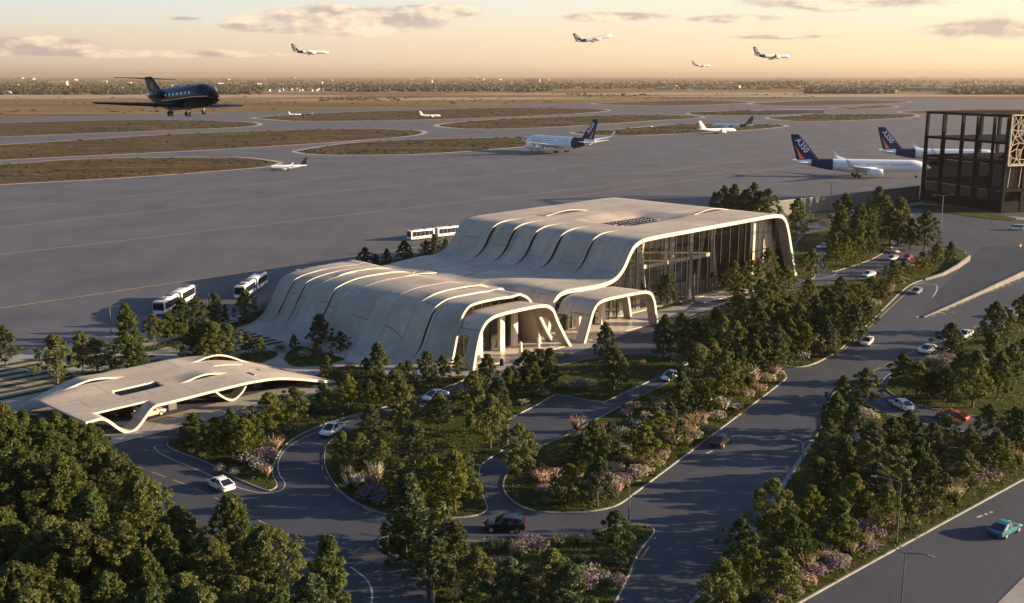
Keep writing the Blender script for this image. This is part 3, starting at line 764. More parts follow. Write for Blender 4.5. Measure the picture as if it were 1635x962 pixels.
def can_strip(V0, V1, lens=(), hole=None, dip=None, nV=6, t=.28):
    n = 84; mb = MB(); base = 0
    def pt(i, f, off):
        V = V0 + (V1 - V0) * f; U = edgeL(V) + (edgeR(V) - edgeL(V)) * i / n; z = zcan(U, V)
        for (a, b, h) in lens:
            if a < U < b: z += h * math.sin(math.pi * (U - a) / (b - a)) ** 1.5 * (1 - f) ** 1.3
        if dip:
            c, w = dip; d = abs(U - c) / w
            if d < 1: z = z * (1 - .5 * (1 + math.cos(math.pi * d)) ** 1 * 1) + .25 * .5 * (1 + math.cos(math.pi * d))
        return Vector((U, V, max(.04, z) - off))
    T = [[pt(i, j / nV, 0) for i in range(n + 1)] for j in range(nV + 1)]
    B = [[Vector((p.x, p.y, max(0.0, p.z - t))) for p in row] for row in T]
    if dip:
        for j in range(nV + 1):
            for i in range(1, n):
                a, b = T[j][i - 1], T[j][i + 1]; d = (b - a).normalized(); nn = Vector((-d.z, 0, d.x)); q = T[j][i] - nn * t
                B[j][i] = Vector((q.x, q.y, max(-.02, q.z)))
    keep = lambda i, j: not (hole and hole[0] < (T[j][i].x + T[j][i + 1].x) / 2 < hole[1] and hole[2] < (j + .5) / nV < hole[3])
    for j in range(nV):
        for i in range(n):
            if not keep(i, j): continue
            mb.m = 0
            mb.face((T[j][i], T[j][i + 1], T[j + 1][i + 1], T[j + 1][i])); mb.face((B[j][i], B[j + 1][i], B[j + 1][i + 1], B[j][i + 1]))
            for (di, dj, a, b) in ((0, -1, (j, i), (j, i + 1)), (0, 1, (j + 1, i), (j + 1, i + 1)), (-1, 0, (j, i), (j + 1, i)), (1, 0, (j, i + 1), (j + 1, i + 1))):
                ii, jj = i + di, j + dj
                if not (0 <= ii < n and 0 <= jj < nV) or not keep(ii, jj):
                    mb.m = 1; mb.face((T[a[0]][a[1]], T[b[0]][b[1]], B[b[0]][b[1]], B[a[0]][a[1]]))
    bmm = mb.mesh('roof_ribbon', SH)
    bm = bmesh.new(); bm.from_mesh(bmm); bmesh.ops.remove_doubles(bm, verts=bm.verts, dist=.002); bmesh.ops.recalc_face_normals(bm, faces=bm.faces); bm.to_mesh(bmm); bm.free()
    bmm.polygons.foreach_set('use_smooth', [True] * len(bmm.polygons)); bmm.set_sharp_from_angle(angle=R(38))
    return put('roof_ribbon', bmm, can)
can_strip(10.5, 13.2, dip=(-82.3, 4.3), nV=3, t=.4)
can_strip(13.2, 17.4, nV=5)
can_strip(17.4, 22.4, lens=((-71, -62.5, .6),), hole=(-80, -72.8, .2, .85))
can_strip(22.4, 27.2, lens=((-62.0, -60.0, .0),), hole=(-62.0, -56.5, .0, .22))
can_strip(27.2, 31.5, lens=((-85, -75, .6), (-64, -53, 1.0)), nV=6)
wl2 = MB(); ring = []
pr_ = crv([(-69.5, 3.2), (-67.6, 2.6), (-66, 1.1), (-64.3, .12), (-62.6, 1.0), (-61.3, 2.7), (-60, 3.3)], 8)
shell(wl2, [(13.4, [(a, b + .3) for a, b in pr_]), (15.6, [(a, b + .3) for a, b in pr_])], .3); wl2.build('looping_leg', SH, can, True)
for (U, V) in ((-73, 16.5), (-57.5, 17.5), (-70, 26), (-84, 25)):
    c = MB(); c.box((U, V, 1.5), (1.3, .9, 3.0)); c.build('pier', M['wallc'], can)
# ------------------------------------------------------------------ dark framed pavilion on the right
c0, c1 = g(1468, 318), g(1598, 340)
dv_ = (c1 - c0); LB = dv_.length; HB = 36.0; DB = 46.0
blk = thing('framed_pavilion', 'dark metal framed four storey block with smoked glass and pale lattice screen', 'building', c1, math.atan2(dv_.y, dv_.x))
# local x: along the front (c0 at x=-LB, c1 at 0), local y: depth away to the right
lev = [0, 9.0, 18.6, 26.2, HB]
fr = MB()
for z in lev[1:]: fr.box((-LB / 2, .55, z - .45), (LB, 1.1, .9)); 
xs = [-LB + .7, -LB * .775, -LB * .54, -LB * .36, -LB * .17, -.7]
for x in xs: fr.box((x, .52, HB / 2 - .55), (1.3 if x in (xs[0], xs[-1]) else .8, .9, HB - 1.12))
fr.build('front_frame', M['darkmetal'], blk)
for sx in (-.56, -LB + .54):
    fs = MB()
    for z in lev[1:]: fs.box((sx, DB / 2 + .6, z - .58), (1.1, DB - 1, 1.1))
    for y in (9, 18, 27, 36, DB - .6): fs.box((sx + .05, y, HB / 2 - .6), (1.0, 1.2, HB - 1.2))
    fs.build('side_frame', M['darkmetal'], blk)
sl_ = MB()
for z in lev[1:4]: sl_.box((-LB / 2, DB / 2 + .5, z - .8), (LB - 2.4, DB - 2.4, .5))
sl_.box((-LB * .3, DB * .62, HB - .7), (LB * .55, DB * .6, .5)); sl_.build('floor_slab', M['darkmetal'], blk)
pb = MB(); pb.box((-LB / 2, .3, 2.2), (LB - 1, .25, 4.0)); pb.box((-.3, DB / 2, 2.2), (.25, DB - 2, 4.0)); pb.build('plinth_panel', M['darkmetal'], blk)
gb = MB()
for z0, z1 in zip(lev[:3], lev[1:3]):
    for xa, xb in zip(xs, xs[1:]): gb.face([(xa, .7, z0 + .2), (xb, .7, z0 + .2), (xb, .7, z1 - 1.1), (xa, .7, z1 - 1.1)])
    gb.face([(-.7, 1, z0 + .2), (-.7, DB, z0 + .2), (-.7, DB, z1 - 1.1), (-.7, 1, z1 - 1.1)])
gb.build('smoked_glazing', M['dglass'], blk)
for (x, y, z0, z1) in ((-LB * .3, DB * .35, 18.6, 26.2), (-LB * .62, DB * .5, 9, 18.6), (-LB * .25, DB * .3, 0, 9)):
    s_ = MB(); n = 14
    for k in range(n): s_.box((x - 6 + k * .95, y, z0 + (k + .5) * (z1 - z0) / n), (1.0, 3.2, (z1 - z0) / n + .1))
    s_.build('stair', M['darkmetal'], blk)
for (x, y) in ((-LB * .22, DB * .5), (-LB * .5, DB * .8), (-LB * .75, DB * .75), (-LB * .4, DB * .45)):
    c = MB(); c.tube([(x, y, 0), (x + 1, y, 12), (x - .6, y, 24), (x + 1.4, y, HB - 1)], [.9, .6, .6, 1.1], 8); c.build('column', M['darkmetal'], blk, True)
core = MB(); core.box((-LB * .2, DB * .55, HB * .42), (9, 12, HB * .8)); core.build('core_wall', M['darkmetal'], blk)
# lattice of irregular cells on the upper two storeys of the side
la = MB(); rl = random.Random(11); hexes = {}
nx_, nz_ = 20, 8; cw = DB / (nx_ - 1); chh = (HB - 17.6) / (nz_ - 1)
pt = lambda i, j: (1.0, max(.3, min(DB, i * cw + rl.uniform(-.38, .38) * cw + (.5 * cw if j % 2 else 0))), max(17.8, min(HB - .1, 17.8 + j * chh + rl.uniform(-.3, .3) * chh)))
PT = {(i, j): pt(i, j) for i in range(-1, nx_ + 1) for j in range(nz_)}
for i in range(nx_):
    for j in range(nz_):
        if rl.random() < .8 and i + 1 <= nx_: la.bar(PT[i, j], PT[i + 1, j], .26)
        if j + 1 < nz_:
            if rl.random() < .85: la.bar(PT[i, j], PT[i, j + 1], .26)
            if rl.random() < .5: la.bar(PT[i, j], PT[i - 1 if j % 2 == 0 else i + 1, j + 1], .22)
for z in (17.7, HB - .02): la.bar((1.0, .2, z), (1.0, DB, z), .5)
for y in (.25, DB): la.bar((1.0, y, 17.7), (1.0, y, HB), .5)
la.build('lattice_screen', M['lattice'], blk)
lb = MB()
for k in range(9):
    for (za, zb) in ((9.4, 17.2),):
        y0 = 2 + k * 5; lb.bar((-.2, y0, za), (-.2, y0 + rl.uniform(-2, 3), zb), .22)
lb.build('screen_rod', M['lattice'], blk)
# ------------------------------------------------------------------ walls
def wall(name, pts, h0, h1, th, label, mat='wallc', cap=True):
    a = pts[0]; o = thing(name, label, 'wall', (a.x, a.y, 0))
    mb = MB(); cpm = MB(); n = len(pts)
    L = strip(pts, th, 0); Lc = strip(pts, th + .25, 0)
    for i in range(n - 1):
        f0, f1 = i / (n - 1), (i + 1) / (n - 1); z0, z1 = h0 + (h1 - h0) * f0, h0 + (h1 - h0) * f1
        for mbx, LL, b0, b1, t0, t1 in ((mb, L, 0, 0, z0, z1), (cpm, Lc, z0, z1, z0 + .22, z1 + .22)):
            q = []
            for (p, zb, zt) in ((LL[i], b0, t0), (LL[i + 1], b1, t1)):
                q += [[(p[0].x - a.x, p[0].y - a.y, zb), (p[1].x - a.x, p[1].y - a.y, zb), (p[1].x - a.x, p[1].y - a.y, zt), (p[0].x - a.x, p[0].y - a.y, zt)]]
            mbx.loft(q, True)
    mb.build('wall_face', M[mat], o); 
    if cap: cpm.build('coping', M['kerb'], o)
    return o
wall('retaining_wall', [g(1205, 349), g(1240, 345), g(1350, 332), g(1466, 318.3)], 5.3, 5.6, .7, 'long grey concrete wall between the aircraft apron and the tree garden')
rw = resample([g(1474, 507), g(1545, 478), g(1600, 455), g(1720, 404)], 6)
wall('parapet_wall', rw, .2, 2.3, .5, 'sunlit tapering concrete ramp parapet rising between the two right-hand lanes', 'wallc', False)
rmp = MB(); nrw = len(rw); dr = (rw[-1] - rw[0]).normalized(); pr0 = Vector((-dr.y, dr.x, 0))
rows = [[(p + pr0 * (.2 + (2 + 24 * i / nrw) * k)) + Vector((0, 0, max(.02, (.03 + 2.1 * i / (nrw - 1)) * (1 - k)))) for k in (0, .35, .7, 1)] for i, p in enumerate(rw)]
for a, b in zip(rows, rows[1:]):
    for k in range(3): rmp.face((a[k], b[k], b[k + 1], a[k + 1]))
tag(rmp.build('ramp', M['road'], None, True), kind='structure')
wall('garden_wall', [g(1476, 447), g(1505, 440), g(1528, 429), g(1547.5, 416)], .4, 1.7, .45, 'low sunlit concrete wall edging the grass tip beside the ramp', 'wallc', False)
# ------------------------------------------------------------------ cars
CAR = {
 'sedan': dict(b=[(-2.34, .42, .76, .7), (-2.22, .3, .93, .84), (-1.7, .24, .99, .9), (-.8, .22, .96, .915), (.3, .22, .95, .915), (1.1, .22, .89, .9), (1.75, .24, .79, .88), (2.2, .3, .66, .79), (2.38, .4, .54, .6)],
               c=[(-2.02, .965, .99, .77, .74), (-1.02, .95, 1.37, .82, .62), (-.3, .95, 1.47, .82, .62), (.3, .93, 1.43, .82, .61), (1.42, .85, .87, .78, .72)], roof=(-1.12, .24), wr=.33, wx=(-1.38, 1.42)),
 'suv': dict(b=[(-2.38, .5, .95, .78), (-2.3, .36, 1.05, .9), (-1.7, .3, 1.1, .96), (-.8, .28, 1.08, .97), (.3, .28, 1.06, .97), (1.1, .28, 1.03, .96), (1.8, .3, .96, .93), (2.28, .36, .82, .86), (2.44, .48, .66, .7)],
             c=[(-2.26, 1.03, 1.08, .82, .78), (-1.9, 1.05, 1.5, .86, .68), (-1.1, 1.06, 1.68, .87, .68), (.15, 1.05, 1.66, .87, .68), (1.1, 1.0, 1.03, .84, .78)], roof=(-1.95, .2), wr=.38, wx=(-1.42, 1.46)),
 'wagon': dict(b=[(-2.5, .5, 1.0, .8), (-2.42, .36, 1.1, .93), (-1.7, .32, 1.14, .98), (-.8, .3, 1.12, .98), (.3, .3, 1.1, .98), (1.2, .3, 1.08, .97), (1.9, .32, 1.02, .95), (2.4, .38, .9, .88), (2.54, .5, .74, .74)],
             c=[(-2.44, 1.08, 1.12, .86, .82), (-2.3, 1.1, 1.76, .88, .74), (-1.2, 1.11, 1.86, .89, .74), (.3, 1.1, 1.82, .89, .74), (1.15, 1.06, 1.09, .86, .8)], roof=(-2.32, .36), wr=.4, wx=(-1.5, 1.55)),
 'pickup': dict(b=[(-2.5, .5, .95, .8), (-2.42, .36, 1.02, .9), (-1.7, .3, 1.04, .94), (-.8, .28, 1.04, .95), (.3, .28, 1.03, .95), (1.1, .28, 1.0, .94), (1.8, .3, .94, .92), (2.3, .36, .82, .86), (2.46, .48, .66, .7)],
             c=[(-.75, 1.0, 1.04, .82, .78), (-.6, 1.02, 1.58, .84, .68), (-.2, 1.02, 1.66, .85, .68), (.3, 1.02, 1.64, .85, .68), (1.2, .98, 1.0, .82, .76)], roof=(-.62, .34), wr=.38, wx=(-1.5, 1.5)),
}
PAINT = {}
def paint(n, c, rough=.28):
    if n not in PAINT: PAINT[n] = simple('car_paint_' + n, c, rough, coat=.5)
    return PAINT[n]
COLR = dict(white=(.7, .69, .66), black=(.01, .01, .012), red=(.3, .012, .012), teal=(.0, .13, .165), grey=(.22, .22, .22), beige=(.5, .42, .3), silver=(.42, .42, .42), blue=(.02, .035, .08))
MC = {}
def cached(key, fn):
    if key not in MC: MC[key] = fn()
    return MC[key]
def car(px, fwd, typ, colr, label, cat='car', z=.03):
    s = CAR[typ]; p = g(*px); q = g(*fwd); rz = math.atan2(q.y - p.y, q.x - p.x); pm = paint(colr, COLR[colr])
    o = thing('car' if typ != 'pickup' else 'pickup_truck', label, cat, (p.x, p.y, z), rz)
    def body():
        mb = MB(); rings = []
        for x, zb, zs, w in s['b']:
            zm = (zb + zs) / 2
            rings.append([(x, -w * .86, zb), (x, -w, zb + .14), (x, -w, zm + .08), (x, -w * .95, zs - .03), (x, -w * .78, zs), (x, w * .78, zs), (x, w * .95, zs - .03), (x, w, zm + .08), (x, w, zb + .14), (x, w * .86, zb)])
        mb.loft(rings)
        if typ == 'pickup':
            mb.m = 1; mb.box((-1.6, 0, 1.03), (1.45, 1.45, .03)); mb.m = 0
        return mb.mesh('body', [pm, M['tyre']], True)
    put('body', cached(('body', typ, colr), body), o)
    def cabin():
        mb = MB(); mb.loft([[(x, -a, z0), (x, -b, z1), (x, b, z1), (x, a, z0)] for x, z0, z1, a, b in s['c']]); return mb.mesh('window', M['cglass'])
    put('window', cached(('cab', typ), cabin), o)
    def roof():
        mb = MB(); c = s['c']; pts = c[1:4]
        rings = []
        for x, z0, z1, a, b in pts: rings.append([(x, -b - .03, z1 - .05), (x, -b * .9, z1 + .025), (x, b * .9, z1 + .025), (x, b + .03, z1 - .05)])
        mb.loft(rings)
        for sy in (-1, 1):
            for (i, j) in ((0, 1), (3, 4)):
                a_, b_ = c[i], c[j]
                mb.bar((a_[0], sy * (a_[3 if i == 0 else 4] + .005), a_[1] if i == 0 else a_[2]), (b_[0], sy * (b_[4 if j == 1 else 3] + .005), b_[2] if j == 1 else b_[1]), .09, .09)
            xm = (c[1][0] + c[3][0]) / 2; mb.bar((xm, sy * (c[2][3] + .005), c[2][1]), (xm, sy * (c[2][4] + .02), c[2][2]), .08, .05)
        if typ in ('suv', 'wagon'):
            x, z0, z1, a, b = c[1]; mb.box((x - .12, 0, z1 + .0), (.3, b * 1.7, .06))
            for sy in (-1, 1): mb.bar((c[1][0] + .2, sy * b * .85, z1 + .12), (c[3][0], sy * b * .85, c[3][2] + .07), .05)
        return mb.mesh('roof', pm)
    put('roof', cached(('roof', typ, colr), roof), o)
    wr = s['wr']; hw = s['b'][4][3]
    def tyre():
        mb = MB(); mb.disc_x((0, 0, 0), wr, .24, 16); return mb.mesh('tyre', M['tyre'], True)
    def rim():
        mb = MB(); mb.disc_x((0, 0, 0), wr * .62, .26, 10); return mb.mesh('rim', M['rim'])
    for x in s['wx']:
        for sy in (-1, 1):
            w = put('wheel', cached(('tyre', typ), tyre), o); w.location = (x, sy * (hw - .1), wr)
            put('rim', cached(('rim', typ), rim), w)
    xf, xr = s['b'][-2], s['b'][1]
    def lamp(x, zc, hw_, mat, n):
        mb = MB(); mb.box((0, 0, 0), (.16, .36, .13)); return mb.mesh(n, mat)
    for sy in (-1, 1):
        h = put('headlight', cached('hl', lambda: lamp(0, 0, 0, M['headlight'], 'headlight')), o); h.location = (xf[0] + .02, sy * xf[3] * .78, xf[2] - .08)
        h = put('tail_light', cached('tl', lambda: lamp(0, 0, 0, M['redlight'], 'tail_light')), o); h.location = (xr[0] - .05, sy * xr[3] * .8, xr[2] - .14)
        def mir():
            mb = MB(); mb.box((0, 0, 0), (.14, .22, .15)); return mb.mesh('mirror', pm)
        h = put('mirror', cached(('mir', colr), mir), o); h.location = (.78, sy * (hw + .06), s['b'][4][2] + .06)
    return o
cars = [
 ((352, 779), (300, 752), 'sedan', 'white', 'white sedan driving away on the wide lane beside the pointed verge'),
 ((531, 691), (505, 705), 'sedan', 'white', 'white sedan rounding the bend of the curved lane below the canopy'),
 ((695, 637), (655, 649), 'sedan', 'white', 'white sedan half hidden by trees on the lane before the front portico'),
 ((806, 846), (740, 844), 'suv', 'black', 'black sport utility car crossing between the two garden islands'),
 ((1152, 709), (1192, 682), 'sedan', 'black', 'black sedan hugging the kerb of the broad flowered median road'),
 ((1384, 549), (1371, 562), 'sedan', 'white', 'white sedan close to the yellow edge line of the upper road'),
 ((1481, 562), (1440, 578), 'sedan', 'white', 'white sedan next to the lamp post, ahead of a sedan behind a tree'),
 ((1541, 538), (1503, 554), 'sedan', 'white', 'white sedan partly screened by the tree at the head of the right island'),
 ((1463, 468), (1444, 481), 'sedan', 'grey', 'dark grey sedan coming down between the grass tip and the ramp nose'),
 ((1439, 651), (1415, 638), 'sedan', 'white', 'long white sedan turning round the lower edge of the right island'),
 ((1520, 670), (1490, 664), 'sedan', 'red', 'red sedan on the side road under the right island'),
 ((1604, 851), (1642, 831), 'sedan', 'teal', 'bright teal car alone on the outer right road'),
 ((1620, 367), (1588, 366), 'wagon', 'white', 'white off-road wagon parked in front of the dark framed pavilion'),
 ((238, 665), (258, 660), 'pickup', 'beige', 'cream pickup stopped beneath the wavy canopy'),
 ((196, 661), (218, 656), 'sedan', 'black', 'dark car in the shade under the left end of the wavy canopy'),
 ((1387, 441), (1368, 446), 'sedan', 'white', 'white sedan leaving the small loop towards the glass hall'),
 ((1316, 396), (1300, 397), 'sedan', 'white', 'white sedan on the far bend of the small loop beside the tall hall wall'),
 ((1425, 415), (1405, 420), 'sedan', 'silver', 'silver car queuing on the loop behind trees'),
 ((1449, 414), (1436, 420), 'sedan', 'red', 'dark red car on the loop near the grass tip'),
 ((1424, 403), (1440, 406), 'sedan', 'beige', 'beige car on the inner side of the small loop'),
 ((1612, 506), (1590, 514), 'suv', 'blue', 'dark blue car behind the trees at the right edge'),
 ((1072, 605), (1052, 614), 'sedan', 'white', 'white car nosing out behind the median trees on the service road'),
]
for c in cars: car(*c[:5])
# ------------------------------------------------------------------ articulated apron buses
def bus_meshes():
    d = {}
    def sect(x0, x1):
        mb = MB(); r = []
        for x, k in ((x0, .96), (x0 + .12, 1), (x1 - .12, 1), (x1, .96)):
            w = 1.32 * k; r.append([(x, -w, .4), (x, -w, 2.7), (x, -w * .93, 3.0), (x, -w * .8, 3.1), (x, w * .8, 3.1), (x, w * .93, 3.0), (x, w, 2.7), (x, w, .4)])
        mb.loft(r); return mb
    d['body'] = [sect(.6, 9.4).mesh('coach_body', M['busw'], True), sect(-9.2, -.6).mesh('coach_body', M['busw'], True)]
    def win(x0, x1, sy):
        mb = MB(); n = 5; w = (x1 - x0) / n
        for i in range(n): mb.box((x0 + (i + .5) * w, sy * 1.33, 1.95), (w - .07, .03, 1.5))
        return mb.mesh('side_window', M['cglass'])
    d['win'] = [[win(1.1, 9.0, q) for q in (-1, 1)], [win(-8.9, -1.1, q) for q in (-1, 1)]]
    mb = MB(); mb.box((9.4, 0, 1.95), (.06, 2.35, 1.6)); d['ws'] = mb.mesh('windscreen', M['cglass'])
    mb = MB(); mb.box((-9.2, 0, 2.1), (.06, 2.0, 1.2)); d['rw'] = mb.mesh('rear_window', M['cglass'])
    mb = MB()
    for i in range(6): mb.box((-.5 + i * .2, 0, 1.7), (.12, 2.3, 2.3))
    mb.box((0, 0, 1.7), (1.2, 2.1, 2.1)); d['bel'] = mb.mesh('bellows', M['bellows'])
    mb = MB(); mb.box((0, 0, 0), (2.0, 1.5, .22)); mb.box((0, 0, .13), (1.2, 1.0, .06)); d['ac'] = mb.mesh('roof_unit', M['steel'])
    mb = MB(); mb.disc_x((0, 0, 0), .5, .3, 14); d['ty'] = mb.mesh('tyre', M['tyre'], True)
    mb = MB(); mb.disc_x((0, 0, 0), .28, .33, 10); d['ri'] = mb.mesh('rim', M['rim'])
    mb = MB(); mb.box((0, 0, 0), (.08, .4, .16)); d['hl'] = mb.mesh('headlight', M['headlight'])
    return d
BM = bus_meshes()
def bus(px, fwd, label):
    p, q = g(*px), g(*fwd); o = thing('articulated_bus', label, 'bus', (p.x, p.y, .02), math.atan2(q.y - p.y, q.x - p.x), 'white articulated buses on the apron')
    for b_, w in zip(BM['body'], BM['win']): b = put('coach_body', b_, o); put('side_window', w[0], b); put('side_window', w[1], b)
    put('windscreen', BM['ws'], o); put('rear_window', BM['rw'], o); put('bellows', BM['bel'], o)
    for x in (7.2, -7.2, 2.8): u = put('roof_unit', BM['ac'], o); u.location = (x, 0, 3.2)
    for x in (7.0, 2.2, -2.4, -6.6):
        for sy in (-1, 1): w = put('wheel', BM['ty'], o); w.location = (x, sy * 1.2, .5); put('rim', BM['ri'], w)
    for sy in (-1, 1): h = put('headlight', BM['hl'], o); h.location = (9.41, sy * .95, .85)
bus((280, 489), (259, 501), 'white articulated bus nearest the lamp, front end behind the apron-side trees')
bus((402, 465), (383, 478), 'white articulated bus in the shade beside the flared end of the terminal')
bus((693, 379), (662, 382.5), 'white articulated bus standing broadside and sunlit beyond the hall')
bus((524, 442), (502, 446), 'white bus whose roof just shows above the low wing')
# ------------------------------------------------------------------ aircraft
def text_mesh(txt, size):
    cu = bpy.data.curves.new('lettering', 'FONT'); cu.body = txt; cu.size = size; cu.extrude = .03; cu.offset = size * .012; cu.align_x = 'CENTER'; cu.align_y = 'CENTER'
    ob = bpy.data.objects.new('lettering', cu); COL.objects.link(ob)
    bpy.context.view_layer.update()
    me = bpy.data.meshes.new_from_object(ob.evaluated_get(bpy.context.evaluated_depsgraph_get()))
    bpy.data.objects.remove(ob); bpy.data.curves.remove(cu); me.materials.clear(); me.materials.append(M['planewhite']); me.name = 'lettering'
    return me
def ring_f(x, r, zc, ry=1.0, n=20):
    return [(x, r * math.cos(t), zc + r * ry * math.sin(t)) for t in [2 * math.pi * k / n for k in range(n)]]
def wing_ring(xle, ch, y, z, th, vertical=False):
    pr_ = [(0, 0), (.12, .5), (.4, .55), (1, .04), (1, -.04), (.4, -.4), (.12, -.4)]
    if vertical: return [(xle - c * ch, y + t * th * ch, z) for c, t in pr_]
    return [(xle - c * ch, y, z + t * th * ch) for c, t in pr_]
def airliner_meshes(L, S, tall, neng, liv):
    r = L * .0455 * (1.08 if tall > 1 else 1); d = dict(r=r, L=L, S=S)
    st = [(0, .03, -.28), (.008, .2, -.25), (.025, .45, -.19), (.05, .68, -.12), (.085, .87, -.05), (.125, .98, 0), (.16, 1, 0), (.64, 1, 0), (.71, .95, .05), (.79, .8, .17), (.87, .57, .34), (.95, .3, .5), (1.0, .09, .58)]
    mb = MB(); mb.loft([ring_f(L * (.5 - f), r * a, r * z * tall, tall) for f, a, z in st]); d['fus'] = mb.mesh('fuselage', M[liv.get('body', 'planewhite')], True)
    # belly fairing
    mb = MB(); mb.loft([ring_f(L * x, r * a, -r * .55 * tall, .75) for x, a in ((.17, .1), (.12, .7), (.04, .95), (-.08, .95), (-.15, .6), (-.19, .1))]); d['belly'] = mb.mesh('belly_fairing', M[liv.get('body', 'planewhite')], True)
    if liv.get('band'):
        mb = MB(); s2 = [s for s in st if .71 <= s[0] <= .87]; mb.loft([ring_f(L * (.5 - f) - (0 if i else .0), r * a * 1.012, r * z * tall, tall) for i, (f, a, z) in enumerate(s2)], False); d['band'] = mb.mesh('tail_band', M[liv['band']], True)
    mb = MB(); h = r * .1
    n = int(L * .62)
    for sy in (-1, 1):
        for lv in ((.22, .55) if tall > 1 else (.25,)):
            yy = r * math.sqrt(max(.05, 1 - (lv) ** 2)) * 1.006
            for i in range(n):
                if i % 13 in (0, 12): continue
                x = L * (.37 - .58 * i / n); mb.box((x, sy * yy, r * lv * tall), (.42, .04, .5))
    d['win'] = mb.mesh('window_row', M['cglass'])
    mb = MB(); f0, f1 = .03, .068
    for k in range(-3, 3):
        q = []
        for f, zz in ((f1, .36), (f1, .62), (f0, .14), (f0, -.02)):
            pass
        t0, t1 = math.radians(90 + k * 22 + 4), math.radians(90 + (k + 1) * 22 - 1)
        ra, za = r * .53 * 1.02, -r * .17 * tall; rb, zb = r * .78 * 1.015, -r * .09 * tall
        mb.face([(L * (.5 - .033), ra * math.cos(t0), za + ra * tall * math.sin(t0)), (L * (.5 - .033), ra * math.cos(t1), za + ra * tall * math.sin(t1)), (L * (.5 - .066), rb * math.cos(t1), zb + rb * tall * math.sin(t1)), (L * (.5 - .066), rb * math.cos(t0), zb + rb * tall * math.sin(t0))])
    d['cock'] = mb.mesh('cockpit_window', M['cglass'])
    d['wing'] = []
    for sy in (1, -1):
        mb = MB(); z0 = -.55 * r * tall
        W_ = [(.15, .21, r * .5, 0, .13), (.075, .15, S * .14, .012, .12), (-.0, .09, S * .27, .028, .1), (-.095, .045, S * .455, .052, .09), (-.115, .035, S * .49, .06, .09), (-.14, .022, S * .505, .088, .08), (-.155, .012, S * .508, .105, .08)]
        if neng == 4: W_ = [(a, b * 1.25, c, e, f) for a, b, c, e, f in W_]
        mb.loft([wing_ring(L * a, L * b, sy * y, z0 + S * dz, th) for a, b, y, dz, th in W_]); d['wing'].append(mb.mesh('wing', M[liv.get('wing', 'wingwhite')], True))
    mb = MB(); ht = L * .0055; zt = r * .6 * tall
    fin = [(-.27, .2, zt), (-.315, .165, r * .95 * tall), (-.44, .085, r * tall + L * .15), (-.462, .068, r * tall + L * .178), (-.475, .05, r * tall + L * .182)]
    def fr_(a, c, z): return [(L * a, 0, z), (L * a - L * c * .12, ht, z), (L * a - L * c * .85, ht, z), (L * a - L * c, 0, z), (L * a - L * c * .85, -ht, z), (L * a - L * c * .12, -ht, z)]
    mb.loft([fr_(a, c, z) for a, c, z in fin]); d['fin'] = mb.mesh('tail_fin', M[liv['fin']])
    if liv.get('stripe'):
        mb = MB()
        za, zb = r * .95 * tall, r * tall + L * .15
        for sy in (-1, 1):
            rows = []
            for k in range(9):
                t = k / 8; z = za + (zb - za) * t * .72; a = -.315 + (-.44 + .315) * t * .72; c = .165 + (.085 - .165) * t * .72
                xt = L * (a - c * .845); w = L * c * .2 * (1 - t) ** 1.1
                rows.append(((xt, sy * (ht + .03), z), (xt + w, sy * (ht + .03), z)))
            for p_, q_ in zip(rows, rows[1:]): mb.face([p_[0], p_[1], q_[1], q_[0]])
        d['stripe'] = mb.mesh('tail_stripe', M[liv['stripe']])
    d['text'] = []
    if liv.get('text'):
        tm = text_mesh(liv['text'], L * .058)
        dz = L * .15; dx = -.125 * L; l = math.hypot(dx, dz)
        for sy in (-1, 1):
            if sy < 0: ex = Vector((-dx / l, 0, -dz / l))
            else: ex = Vector((dx / l, 0, dz / l))
            ey = Vector((dz / l, 0, -dx / l)); ez = ex.cross(ey)
            c = Vector((L * (-.442), sy * (ht + .04), r * tall + L * .098))
            mtx = Matrix.Identity(4)
            for i in range(3): mtx[i][0] = ex[i]; mtx[i][1] = ey[i]; mtx[i][2] = ez[i]; mtx[i][3] = c[i]
            d['text'].append((tm, mtx))
    d['stab'] = []
    for sy in (1, -1):
        mb = MB(); mb.loft([wing_ring(L * a, L * b, sy * y, r * .3 * tall + dz, .1) for a, b, y, dz in ((-.375, .1, r * .2, 0), (-.42, .065, S * .1, S * .008), (-.465, .035, S * .16, S * .014))]); d['stab'].append(mb.mesh('stabilizer', M[liv.get('stabmat', 'wingwhite')], True))
    er = r * (.62 if neng == 2 else .55)
    mb = MB(); mb.loft([ring_f(x * er, er * a, 0) for x, a in ((2.2, .82), (2.25, .92), (2.1, 1.0), (1.0, 1.06), (-.8, .95), (-1.8, .72), (-1.8, .45), (-2.7, .2))], True); d['eng'] = mb.mesh('engine', M[liv.get('eng', 'planewhite')], True)
    mb = MB(); mb.loft([ring_f(2.21 * er, er * .84, 0), ring_f(2.27 * er, er * .8, 0)]); d['fan'] = mb.mesh('fan', M['fan'])
    mb = MB(); mb.loft([ring_f(-1.79 * er, er * .6, 0), ring_f(-2.75 * er, er * .24, 0)]); d['noz'] = mb.mesh('nozzle', M['chrome'])
    d['er'] = er; d['ey'] = ([.165 * S] if neng == 2 else [.165 * S, .31 * S])
    gh = r * tall + L * .042; d['gh'] = gh
    mb = MB(); mb.tube([(0, 0, gh - r * .4), (0, 0, .5)], .2, 6); d['strut'] = mb.mesh('strut', M['steel'])
    wr = L * .0095 + .1
    mb = MB()
    for x in (-1.2, 1.2):
        for y in (-.6, .6): mb.disc_x((x * wr * 1.2, y, wr), wr, .45, 10)
    d['bogie'] = mb.mesh('wheel_bogie', M['tyre'], True)
    mb = MB()
    for y in (-.4, .4): mb.disc_x((0, y, wr * .8), wr * .8, .35, 10)
    d['nosew'] = mb.mesh('nose_wheel', M['tyre'], True)
    return d
AM = {}
